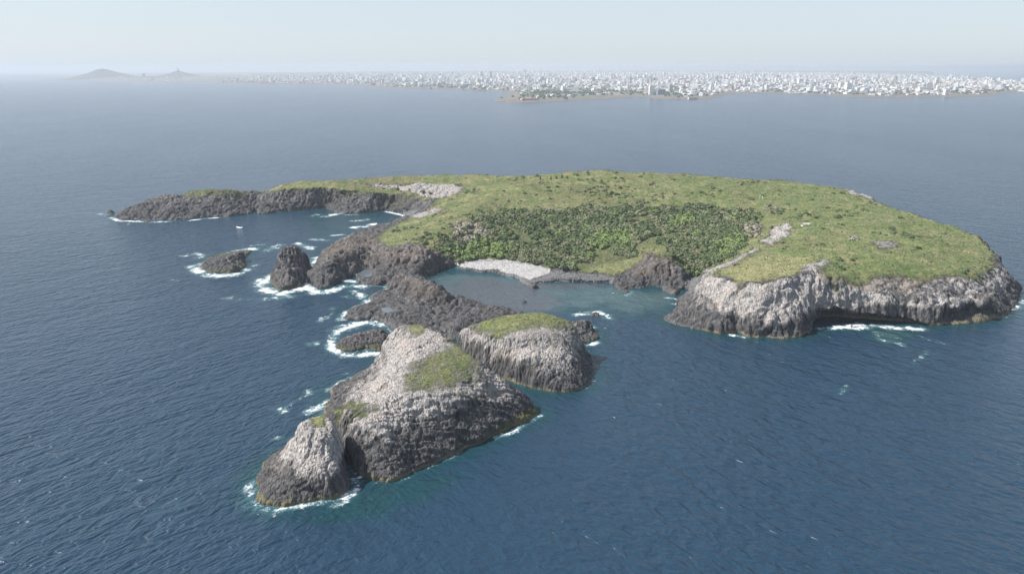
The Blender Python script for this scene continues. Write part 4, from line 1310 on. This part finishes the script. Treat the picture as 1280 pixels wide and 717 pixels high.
def thing_at(name, px, py, label, cat, rz=0.0, dz=0.0):
    x_, y_ = ISLAND.hit(px, py)
    e = bpy.data.objects.new(name, None)
    col.objects.link(e)
    e.location = (x_, y_, ground_z(x_, y_) + dz)
    e.rotation_euler = (0, 0, rz)
    return tag(e, label, cat)


e = thing_at('ruined_hut', 1007, 282.5, 'low white roofless hut ruin beside the pale bare gully', 'ruin', 0.12, -0.2)
link('wall', make_mesh('wall', *box_bm([(-3.2, 3.0, -1.7, -1.45, 0, 1.5)]), False), MAT_LIME, e)
link('wall', make_mesh('wall', *box_bm([(2.75, 3.0, -1.447, 1.4, 0, 2.2)]), False), MAT_LIME, e)
link('wall', make_mesh('wall', *box_bm([(-3.2, -2.95, -1.447, 1.4, 0, 1.0)]), False), MAT_LIME, e)
link('roof_slab', make_mesh('roof_slab', *box_bm([(-2.4, 3.15, -1.85, 0.6, 2.203, 2.38)]), False), MAT_LIME, e)
e = thing_at('ruined_wall', 1003.5, 277, 'broken rubble stone wall behind the white hut ruin', 'ruin', -0.1, -0.2)
P, Fq = box_bm([(-3.6, -0.8, -0.3, 0.3, 0, 1.5), (0.4, 3.8, -0.3, 0.3, 0, 1.7), (-0.79, 0.39, -0.25, 0.25, 0, 0.5)])
link('left_stub', make_mesh('stub', P[:8], Fq[:6], False), MAT_RUBBLE, e).name = 'wall_stub'
link('wall_stub', make_mesh('stub', P[8:16], Fq[:6], False), MAT_RUBBLE, e)
link('footing', make_mesh('footing', P[16:24], Fq[:6], False), MAT_RUBBLE, e)
for k, (px, py) in enumerate(((949.8, 249.3), (953, 249.3))):
    e = thing_at('marker_post', px, py, 'slim white marker post, one of two on the open grass', 'post', 0.3 * k, -0.2)
    e['group'] = 'white marker posts on the plateau grass'
    link('shaft', make_mesh('shaft', *box_bm([(-.22, .22, -.22, .22, 0, 3.4)]), False), MAT_LIME, e)
    link('cap', make_mesh('cap', *box_bm([(-.3, .3, -.3, .3, 3.403, 3.6)]), False), MAT_LIME, e)


MAT_POOL = plain('pool_water', (0.10, 0.12, 0.13), 0.12, 0.2, 0.3, 0.5)


def pirogue(px, py, rz):
    x_, y_ = U(px, py)
    e = bpy.data.objects.new('boat', None)
    col.objects.link(e)
    e.location = (x_, y_, 0.0)
    e.rotation_euler = (0, 0, rz)
    tag(e, 'small open white fishing boat with raised bow in the western bay', 'boat')
    L, n = 7.4, 14
    P, Fq = [], []
    for i in range(n + 1):
        t = i / n
        xx = (t - 0.5) * L
        w = 0.95 * (math.sin(math.pi * min(1, max(0.0, t * 0.93 + 0.05))) ** 0.6)
        sheer = 0.62 + 0.95 * (abs(2 * t - 1) ** 2.4) * (0.75 if t > 0.5 else 1.0)
        keel = -0.25 + 0.55 * abs(2 * t - 1) ** 4
        for yy, zz in ((-w, sheer), (-w * 0.82, 0.1 + keel * 0.5), (0, keel), (w * 0.82, 0.1 + keel * 0.5), (w, sheer), (w * 0.9, sheer), (w * 0.7, keel + 0.28), (0, keel + 0.16), (-w * 0.7, keel + 0.28), (-w * 0.9, sheer)):
            P.append((xx, yy, zz))
    for i in range(n):
        for j in range(10):
            Fq.append((i * 10 + j, i * 10 + (j + 1) % 10, (i + 1) * 10 + (j + 1) % 10, (i + 1) * 10 + j))
    link('hull', make_mesh('hull', P, Fq), plain('white_boat_paint', (0.78, 0.78, 0.76), 0.5, 0.12, 2.0, 0.5), e)
    mw = plain('thwart_wood', (0.42, 0.22, 0.10), 0.7, 0.3, 3.0)
    for xx in (-1.6, 0.0, 1.5):
        link('thwart', make_mesh('thwart', *box_bm([(xx - .14, xx + .14, -.72, .72, 0.34, 0.39)]), False), mw, e)
    link('outboard_motor', make_mesh('motor', *box_bm([(-3.55, -3.25, -.16, .16, 0.9, 1.45), (-3.47, -3.33, -.07, .07, -.2, 0.897)]), False), plain('motor_cover', (0.06, 0.06, 0.07), 0.4, 0.2), e)
    return e


pirogue(299.3, 285, math.radians(152))
for pl, pz, lab in POOLS:
    pw = [U(a_, b_, pz) for a_, b_ in pl]
    cx, cyy = np.mean(pw, 0)
    n_ = len(pw)
    Pp = [(0, 0, 0)] + [((a_ - cx) * 1.03, (b_ - cyy) * 1.03, 0) for a_, b_ in pw]
    o = link('tide_pool', make_mesh('tide_pool', Pp, [(0, 1 + k, 1 + (k + 1) % n_) for k in range(n_)]), MAT_POOL, loc=(cx, cyy, pz))
    tag(o, lab, 'tide pool')


# boulders: the dark cobble bar, the wave-washed reef in the lagoon, the gully mouth
def boulders(name, polys, label, rmin, rmax, zfun, material, seed):
    rng = np.random.default_rng(seed)
    base = np.array([(1, 0, 0), (.5, .87, 0), (-.5, .87, 0), (-1, 0, 0), (-.5, -.87, 0), (.5, -.87, 0), (0.45, 0.3, .75), (-.35, .45, .8), (-.1, -.5, .7)])
    fc = np.array([(0, 1, 6), (1, 2, 7), (1, 7, 6), (2, 3, 7), (3, 4, 8), (3, 8, 7), (4, 5, 8), (5, 0, 6), (5, 6, 8), (6, 7, 8)])
    PP, FF, nv = [], [], 0
    for poly, n in polys:
        b2 = np.array(poly)
        k = 0
        while k < n:
            k += 1
            xx, yy = rng.uniform(b2[:, 0].min(), b2[:, 0].max()), rng.uniform(b2[:, 1].min(), b2[:, 1].max())
            if not inp(xx, yy, poly):
                continue
            r = rmin + (rmax - rmin) * rng.random() ** 2.5
            a = rng.uniform(0, 6.28)
            R = np.array([[math.cos(a), -math.sin(a), 0], [math.sin(a), math.cos(a), 0], [0, 0, rng.uniform(.5, .9)]])
            PP.append((base * rng.uniform(0.75, 1.25, base.shape)) @ R.T * r + np.array([xx, yy, zfun(xx, yy, r, rng)]))
            FF.append(fc + nv)
            nv += len(base)
    o = link(name, make_mesh(name, np.concatenate(PP), np.concatenate(FF), False), material)
    return tag(o, label, 'boulders', kind='stuff')


MAT_BOULDER = plain('wet_basalt_boulder', (0.105, 0.10, 0.10), 0.7, 0.55, 0.35)
MAT_COBBLE = plain('grey_beach_cobble', (0.20, 0.195, 0.19), 0.9, 0.5, 0.8)
WP = lambda l: [U(*q) for q in l]
boulders('boulder_bar', [(IP([(690, 341), (765, 345), (766, 352), (717, 352), (675, 354), (662, 350)]), 2600), (IP([(618, 337), (662, 350), (672, 355), (645, 349), (618, 341)]), 500), (IP([(850, 364), (858, 352), (872, 345), (868, 362)]), 500)],
         'bar of dark grey rounded cobbles along the lagoon shore', 0.25, 0.75, lambda x, y, r, g: ground_z(x, y) - 0.25 * r, MAT_COBBLE, 1)
boulders('reef_boulders', [(WP([(590, 353), (615, 352), (636, 360), (640, 372), (615, 378), (585, 374), (598, 364)]), 520), (WP([(560, 372), (620, 384), (690, 392), (660, 378), (600, 376)]), 300), (WP([(495, 270), (510, 272), (488, 281), (470, 278)]), 160), (WP([(655, 372), (690, 385), (670, 390), (640, 386)]), 60)],
         'wave-washed black boulders breaking the lagoon shallows and the cove', 0.25, 1.1, lambda x, y, r, g: -0.45 * r + g.uniform(-0.2, 0.1), MAT_BOULDER, 2)
# ---------------------------------------------------------------- the mainland with its city
LAND = [(1420, 116), (1280, 116), (1250, 117), (1235, 121), (1180, 121.3), (1100, 122), (1060, 121.3), (1020, 119), (980, 117.5), (950, 117), (920, 117), (905, 119.5), (898, 122.5), (880, 124), (850, 124.5), (822, 124), (805, 121), (780, 122.5), (760, 123.5), (740, 125), (715, 126),
        (690, 127), (665, 128), (640, 128), (619, 126.5), (628, 122.5), (634, 118), (640, 115.5), (620, 114.5), (600, 114), (560, 112), (520, 110.5), (490, 110.5), (460, 108), (430, 106.5), (400, 105.5), (360, 105.5), (330, 105.5), (300, 105), (270, 104.2), (263, 102), (240, 102.5), (200, 103), (160, 102),
        (120, 101.3), (85, 101), (88, 99), (80, 97.2), (30, 96.3), (-60, 96)]
far = [('w', -13500, 19500, 0), ('w', 10500, 19500, 0)]
back = [[('w', -9000, 17500, 40), ('w', -2500, 17000, 86), ('w', 3000, 16500, 98), ('w', 10000, 16500, 96)], [('w', -6200, 12500, 25), ('w', -3000, 11000, 34), ('w', 0, 9000, 40), ('w', 3000, 9000, 40), ('w', 7000, 9000, 34)],
        [('w', -1500, 8300, 24), ('w', 0, 6300, 24), ('w', 1500, 6000, 22), ('w', 3500, 6400, 22), ('w', 6000, 6500, 20)], [(655, 121, 12), (690, 116, 14), (740, 114, 14)], [(140, 97, 32), (180, 97, 30), (215, 97, 32), (250, 98, 24)], [(1060, 117, 7), (1200, 117.5, 7)]]
MAIN = Dem(LAND + far, back, 60.0, lip=5.0, floor=-6, margin=240, blur=1)


def mainland():
    X, Y = np.meshgrid(MAIN.x0 + np.arange(MAIN.nx) * 60.0, MAIN.y0 + np.arange(MAIN.ny) * 60.0)
    Z = MAIN.h + np.where(MAIN.inside, 2.0 * fbm(np.stack([X.ravel() / 300, Y.ravel() / 300, 0 * X.ravel()], 1), 3, 9).reshape(X.shape), 0)
    Z = np.where(MAIN.inside, np.maximum(Z, 2.5), -6)
    idx = np.arange(X.size).reshape(X.shape)
    Q = np.stack([idx[:-1, :-1], idx[:-1, 1:], idx[1:, 1:], idx[1:, :-1]], -1).reshape(-1, 4)
    Q = Q[(Z.ravel()[Q].max(1) > 0)]
    used = np.unique(Q)
    rm = np.full(X.size, -1)
    rm[used] = np.arange(len(used))
    Vm = np.stack([X.ravel(), Y.ravel(), Z.ravel()], 1)[used]
    M = NT('city_ground')
    p = M.coord()
    n = M.noise(p, 0.006, 5, 0.65)
    n2 = M.noise(p, 0.03, 4, 0.6)
    c = M.mix(M.ramp(n, 0.42, 0.6), (0.055, 0.070, 0.040), (0.20, 0.17, 0.14))
    c = M.mix(M.ramp(n2, 0.45, 0.7), c, (0.25, 0.22, 0.19))
    c = M.mix(M.ramp(M.attr('rim'), 0.2, 0.8), c, M.mix(n2, (0.055, 0.050, 0.045), (0.24, 0.19, 0.15)))
    me = make_mesh('mainland', Vm, rm[Q])
    attr(me, 'rim', ss(9, 4, Vm[:, 2]))
    return tag(link('mainland', me, M.done(c, 0.95)), kind='structure')


mainland()


def hill(px, ytop, half, dist_px, zb, seed):
    """rounded volcanic hill on the far cape"""
    cx, cyy = U(px, dist_px, 0)
    H_ = CAM_H - (math.hypot(cx, cyy)) * (ytop - 86.0) / FPX * math.cos(math.atan(abs(px - 640) / FPX))
    n, m = 40, 16
    P, Fq = [], []
    rad = half * math.hypot(cx, cyy) / FPX * 0.9
    for j in range(m + 1):
        r = j / m
        for i in range(n):
            a = i / n * 2 * math.pi
            rr_ = rad * r * (1 + 0.12 * math.sin(3 * a + seed) + 0.06 * math.sin(7 * a))
            hh_ = (H_ - zb) * (0.5 + 0.5 * math.cos(math.pi * min(1, r ** 0.85))) * (1 + 0.06 * math.sin(5 * a + 9 * r + seed))
            P.append((rr_ * math.cos(a), 0.8 * rr_ * math.sin(a), zb - 4 + hh_))
    for j in range(m):
        for i in range(n):
            Fq.append((j * n + i, (j + 1) * n + i, (j + 1) * n + (i + 1) % n, j * n + (i + 1) % n))
    o = link('hill', make_mesh('hill', P, Fq), MAT_HILL, loc=(cx, cyy, 0))
    tag(o, kind='structure')
    return cx, cyy, H_


MAT_HILL = plain('dry_hillside', (0.085, 0.080, 0.055), 0.95, 0.45, 0.01)
hill(130, 86.3, 44, 98.6, 18, 1.0)
mon = hill(224, 88.6, 34, 98.2, 20, 2.2)
hill(190, 94.6, 74, 99.6, 12, 3.1)
hill(118, 96.2, 40, 99.9, 10, 4.0)

MAT_BRONZE = plain('dark_bronze', (0.10, 0.085, 0.06), 0.5, 0.3, 0.05)
e = bpy.data.objects.new('monument', None)
col.objects.link(e)
e.location = (mon[0], mon[1], mon[2] - 6)
tag(e, 'tall slanting monument on top of the far conical hill', 'monument')
P, Fq = box_bm([(-16, 16, -16, 16, 0, 8), (-11, 11, -11, 11, 8.003, 16)])
link('plinth', make_mesh('plinth', P, Fq, False), MAT_HILL, e)
P, Fq = [], []
for j, (xx, zz, w) in enumerate(((0, 16.003, 9), (-3, 30, 8), (-8, 44, 6), (-15, 56, 3.2), (-19, 62, 1.4))):
    for i in range(6):
        a = i / 6 * 2 * math.pi
        P.append((xx + w * math.cos(a), w * 0.8 * math.sin(a), zz))
for j in range(4):
    for i in range(6):
        Fq.append((j * 6 + i, j * 6 + (i + 1) % 6, (j + 1) * 6 + (i + 1) % 6, (j + 1) * 6 + i))
link('leaning_figure', make_mesh('leaning_figure', P, Fq), MAT_BRONZE, e)

# building shapes: (width, depth, storeys, kind)
WALLS = dict(white=(0.80, 0.79, 0.77), cream=(0.66, 0.58, 0.47), grey=(0.40, 0.40, 0.41), pink=(0.50, 0.36, 0.29), slate=(0.20, 0.23, 0.29))
MAT_WALL = {k: building_material(k + '_facade', v) for k, v in WALLS.items()}


def building_parts(w, d, h, kind, rng):
    b = [(-w / 2, w / 2, -d / 2, d / 2, -12, h)]
    t = h + 0.003
    if kind == 'tower':
        b += [(-w * .38, w * .38, -d * .38, d * .38, t, h + 4), (-w * .1, w * .15, -d * .1, d * .1, h + 4.003, h + 8)]
    elif kind == 'stepped':
        b += [(-w * .5 + 1, w * .05, -d * .5 + 1, d * .5 - 1, t, h + 6.4), (w * .2, w * .4, -d * .2, d * .2, t, h + 3)]
    elif kind == 'ell':
        b += [(w / 2 + .003, w * 0.95, -d / 2, d * .1, -12, h * .65), (-w * .3, -w * .05, -d * .2, d * .2, t, h + 3)]
    elif kind == 'hall':
        b += [(-w * .46, w * .46, -d * .3, d * .3, t, h + 2.2)]
    else:
        b += [(-w * .25, w * .1, -d * .2, d * .2, t, h + 3), (w * .2, w * .32, -d * .3, -d * .1, t, h + 2)]
    return box_bm(b)


brng = np.random.default_rng(77)
SPEC = []
for wall, kinds in (('white', ['block', 'stepped', 'ell', 'tower', 'block', 'hall', 'stepped', 'tower']), ('cream', ['block', 'ell', 'stepped', 'block']), ('grey', ['tower', 'block', 'stepped']), ('pink', ['block', 'hall', 'stepped']), ('slate', ['tower', 'block'])):
    for kd in kinds:
        for _ in range(2):
            w = brng.uniform(14, 30)
            d = brng.uniform(12, 22)
            st = brng.integers(3, 8)
            if kd == 'tower':
                w, d, st = brng.uniform(16, 24), brng.uniform(14, 20), brng.integers(10, 17)
            if kd == 'hall':
                w, d, st = brng.uniform(38, 70), brng.uniform(14, 22), brng.integers(2, 4)
            P, Fq = building_parts(w, d, st * 3.2, kd, brng)
            SPEC.append((wall, kd, P, Fq))
TALL = {'block': 'flat-roofed block', 'stepped': 'step-roofed block', 'ell': 'block with a lower side wing', 'tower': 'high-rise tower', 'hall': 'long low hall'}
BMESH = {}


def bmesh_for(k):
    if k not in BMESH:
        wall, kd, P, Fq = SPEC[k]
        me = make_mesh('building', P, Fq, False)
        me.materials.append(MAT_WALL[wall])
        attr(me, 'tone', np.full(len(P), (k * 0.37) % 0.45))
        BMESH[k] = me
    return BMESH[k]


def main_z(x, y):
    return float(MAIN.at(x, y))


sites = []
shore_line = MAIN.poly
NB = 46000
bx = brng.uniform(-5600, 7200, NB)
by = 3300 + (brng.random(NB) ** 0.8) * 11500
inside = in_poly(bx, by, shore_line)
vis = np.abs(bx) < by * 0.735
sd_ = seg_dist(bx, by, shore_line[1:50])
dn = fbm(np.stack([bx / 700, by / 700, 0 * bx], 1), 3, 15)
left_thin = ss(-3600, -1900, bx)
right_full = ss(-200, 900, bx)
prob = ss(30, 260 - 120 * right_full, sd_) * np.clip(0.55 + 0.7 * dn + 0.35 * right_full, 0.08, 1) * (0.05 + 0.95 * left_thin)
prob *= np.where((bx > -150) & (bx < 900) & (sd_ < 900) & (by < 4700), 0.30, 1)
bok = inside & vis & (brng.random(NB) < prob)
WW = [k for k, sp in enumerate(SPEC) if sp[0] == 'white']
for x_, y_, s_ in zip(bx[bok], by[bok], sd_[bok]):
    u = brng.random()
    pool = WW if u < 0.62 else range(len(SPEC))
    k = int(brng.choice(list(pool)))
    kd = SPEC[k][1]
    if kd == 'tower' and brng.random() < 0.8:
        k = int(brng.choice(WW[:6]))
    sc = brng.uniform(0.8, 1.45)
    sz = sc * brng.uniform(0.5, 0.8) * (0.7 if s_ < 350 else 1.0)
    sites.append((sc / y_, x_, y_, main_z(x_, y_), k, sc, sz, brng.uniform(0, math.pi)))
# the landmark buildings that can be picked out
LM = [('slab_tower', 814, 116.8, 26, 14, 46, 'white', 'tower', 'white slab tower close to the far shore beside the dark office block'), ('office_block', 826, 117, 44, 24, 28, 'slate', 'block', 'dark blue-grey office block next to the white slab tower'),
      ('apartment_tower', 602, 100, 26, 18, 66, 'grey', 'tower', 'western one of two grey twin towers above the far city'), ('apartment_tower', 613.5, 100, 24, 18, 66, 'grey', 'tower', 'eastern one of two grey twin towers above the far city'),
      ('white_block', 604, 103, 30, 20, 36, 'white', 'block', 'white block standing in front of the grey twin towers'), ('white_block', 589, 106, 24, 20, 26, 'white', 'block', 'square white block by the far shore, west of the grey twin towers'), ('white_block', 676, 104, 26, 20, 40, 'white', 'block', 'white square block behind the wooded far headland'),
      ('fort', 662, 123, 78, 34, 8, 'pink', 'hall', 'low reddish fort-like building on the near tip of the far headland'), ('white_house', 672.5, 121.5, 12, 10, 12, 'white', 'block', 'small white house behind the reddish fort-like building'), ('long_hall', 688, 113, 66, 16, 13, 'cream', 'hall', 'long cream hall among the trees of the far headland'),
      ('long_hall', 719, 115.5, 90, 18, 9, 'white', 'hall', 'long white low hall among the headland trees, east of the cream hall'), ('glass_tower', 838, 114, 22, 20, 38, 'grey', 'stepped', 'grey step-roofed tower east of the dark office block'), ('white_block', 853, 114.5, 34, 18, 20, 'white', 'block', 'white block at the root of the small far cape'),
      ('beach_pavilion', 866, 120.5, 46, 14, 6, 'cream', 'hall', 'pale flat pavilion on the small rocky far cape'), ('white_block', 1060, 112, 40, 26, 42, 'white', 'stepped', 'tallest bright white block behind the green shore park'), ('brown_block', 858, 107, 46, 24, 24, 'pink', 'block', 'brown block rising behind the small far cape'),
      ('white_tower', 830, 98, 30, 22, 55, 'white', 'tower', 'white tower topping the city skyline behind the small cape'), ('hotel_block', 656, 96, 40, 20, 70, 'grey', 'tower', 'hazy grey tower standing highest over the middle of the city')]
for nm, px, py, w, d, h, wall, kd, lab in LM:
    x_, y_ = U(px, py, 14)
    P, Fq = building_parts(w, d, h, kd, brng)
    me = make_mesh(nm, P, Fq, False)
    me.materials.append(MAT_WALL[wall])
    attr(me, 'tone', np.zeros(len(P)))
    o = link(nm, me, loc=(x_, y_, max(3, main_z(x_, y_))))
    o.rotation_euler = (0, 0, 0.25)
    tag(o, lab, 'building')
sites.sort(reverse=True)
CSPOTS = [(*U(px, py, 12), t) for px, py, t in ((605, 103, 'below the grey twin towers'), (589, 107, 'near the square white western block'), (540, 107, 'along the far western shore'), (676, 106, 'behind the wooded headland'), (690, 115, 'by the long cream headland hall'),
          (745, 113, 'east of the long white headland hall'), (770, 119, 'on the shore before the white slab tower'), (814, 113, 'around the white slab tower'), (860, 112, 'behind the small rocky cape'), (866, 121, 'on the small rocky cape'), (920, 112, 'just east of the small cape'), (970, 113, 'between small cape and shore park'),
          (1040, 114, "behind the shore park's western end"), (1100, 114, 'behind the middle of the shore park'), (1170, 114, "behind the shore park's eastern end"), (1240, 113, 'on the shore past the shore park'))]
WN = dict(white='white', cream='cream', grey='grey', pink='reddish-brown', slate='dark blue-grey')
for _, x_, y_, z_, k, sc, sz, rz in sites[:260]:
    o = bpy.data.objects.new('city_building', bmesh_for(k))
    col.objects.link(o)
    o.location = (x_, y_, z_)
    o.scale = (sc, sc, sz)
    o.rotation_euler = (0, 0, rz)
    wall, kd = SPEC[k][:2]
    hgt = float(SPEC[k][2][:, 2].max()) * sz
    size = 'tall' if hgt > 20 else ('mid-height' if hgt > 11 else 'low')
    spot = min(CSPOTS, key=lambda q: math.hypot(q[0] - x_, q[1] - y_))[2]
    lab = '%s %s %s %s' % (size, WN[wall], TALL[kd], spot)
    tag(o, lab, 'building', lab.replace('block', 'blocks').replace('tower ', 'towers ').replace('hall ', 'halls '))
# the rest of the city, too many and too small to count
groups = {}
for _, x_, y_, z_, k, sc, sz, rz in sites[260:]:
    wall, kd, P, Fq = SPEC[k]
    R = np.array([[math.cos(rz) * sc, -math.sin(rz) * sc, 0], [math.sin(rz) * sc, math.cos(rz) * sc, 0], [0, 0, sz]])
    g_ = groups.setdefault(wall, [[], [], 0, []])
    g_[0].append(P @ R.T + np.array([x_, y_, z_]))
    g_[1].append(Fq + g_[2])
    g_[2] += len(P)
    g_[3].append(np.full(len(P), brng.uniform(0, 0.5)))
city_me = None
Pc, Fc, Tc, Mi, nvc = [], [], [], [], 0
for wi, wall in enumerate(WALLS):
    if wall in groups:
        g_ = groups[wall]
        P = np.concatenate(g_[0])
        Fq = np.concatenate(g_[1])
        Pc.append(P)
        Fc.append(Fq + nvc)
        nvc += len(P)
        Tc.append(np.concatenate(g_[3]))
        Mi.append(np.full(len(Fq), wi))
city_me = make_mesh('city', np.concatenate(Pc), np.concatenate(Fc), False)
for wall in WALLS:
    city_me.materials.append(MAT_WALL[wall])
city_me.polygons.foreach_set('material_index', np.concatenate(Mi).astype(np.int32))
attr(city_me, 'tone', np.concatenate(Tc))
tag(link('city', city_me), 'mass of small white and grey buildings of the far city behind the shore', 'city', kind='stuff')

# trees between the houses, a dark green mass along the far shore
ti = [(0, 0, 1), (0.89, 0, .45), (.28, .85, .45), (-.72, .53, .45), (-.72, -.53, .45), (.28, -.85, .45), (.72, .53, -.45), (-.28, .85, -.45), (-.89, 0, -.45), (-.28, -.85, -.45), (.72, -.53, -.45)]
tf = [(0, 1, 2), (0, 2, 3), (0, 3, 4), (0, 4, 5), (0, 5, 1), (1, 6, 2), (2, 6, 7), (2, 7, 3), (3, 7, 8), (3, 8, 4), (4, 8, 9), (4, 9, 5), (5, 9, 10), (5, 10, 1), (1, 10, 6)]
ti, tf = np.array(ti), np.array(tf)
tx = brng.uniform(-4500, 4800, 26000)
ty = 3250 + brng.random(26000) ** 1.3 * 5000
tin = in_poly(tx, ty, shore_line) & (np.abs(tx) < ty * 0.73)
tsd = seg_dist(tx, ty, shore_line[1:50])
tn = fbm(np.stack([tx / 300, ty / 300, 0 * tx], 1), 3, 44)
tp = ss(1500, 150, tsd) * ss(25, 70, tsd) * np.clip(0.12 + 0.9 * tn, 0, 1) + ss(-200, 50, tx) * ss(1100, 800, tx) * ss(4900, 4300, ty) * ss(60, 200, tsd) * 0.7 + ss(1300, 1500, tx) * ss(240, 170, tsd) * ss(90, 140, tsd) * 0.8
tp += ss(-900, -600, tx) * ss(0, -200, tx) * ss(900, 500, tsd) * 0.25
tok = tin & (brng.random(26000) < tp)
PP, FF, nvt = [], [], 0
for x_, y_ in list(zip(tx[tok], ty[tok]))[:5200]:
    r = brng.uniform(5, 11)
    PP.append(ti * brng.uniform(0.75, 1.2, ti.shape) * r * np.array([1, 1, 0.7]) + np.array([x_, y_, main_z(x_, y_) + r * 0.55]))
    FF.append(tf + nvt)
    nvt += len(ti)
print('city sites', len(sites), 'trees', len(PP), 'island tris', len(V_ISL) * 2)
tag(link('city_trees', make_mesh('city_trees', np.concatenate(PP), np.concatenate(FF), False), plain('far_foliage', (0.06, 0.085, 0.035), 0.9, 0.4, 0.05)), 'dark green belt of trees between the far houses', 'trees', kind='stuff')

# ---------------------------------------------------------------- the hazy air
HZ = 0.95e-4


def haze_box():
    b, zb, zt = 60500.0, -9.0, 215.0
    Vb = [(sx * b, sy * b, zz) for zz in (zb, zt) for sx, sy in ((-1, -1), (1, -1), (1, 1), (-1, 1))]
    Fb = [(3, 2, 1, 0), (4, 5, 6, 7), (0, 1, 5, 4), (1, 2, 6, 5), (2, 3, 7, 6), (3, 0, 4, 7)]
    m = bpy.data.materials.new('haze_air')
    m.use_nodes = True
    t = m.node_tree
    t.nodes.remove(t.nodes['Principled BSDF'])
    v = t.nodes.new('ShaderNodeVolumePrincipled')
    v.inputs['Color'].default_value = (0.66, 0.72, 0.79, 1)
    v.inputs['Density'].default_value = HZ
    v.inputs['Anisotropy'].default_value = 0.2
    t.links.new(v.outputs[0], t.nodes['Material Output'].inputs['Volume'])
    o = link('haze', make_mesh('haze', Vb, Fb, False), m)
    return tag(o, 'pale sea haze between the island and the far city', 'haze', kind='stuff')


haze_box()
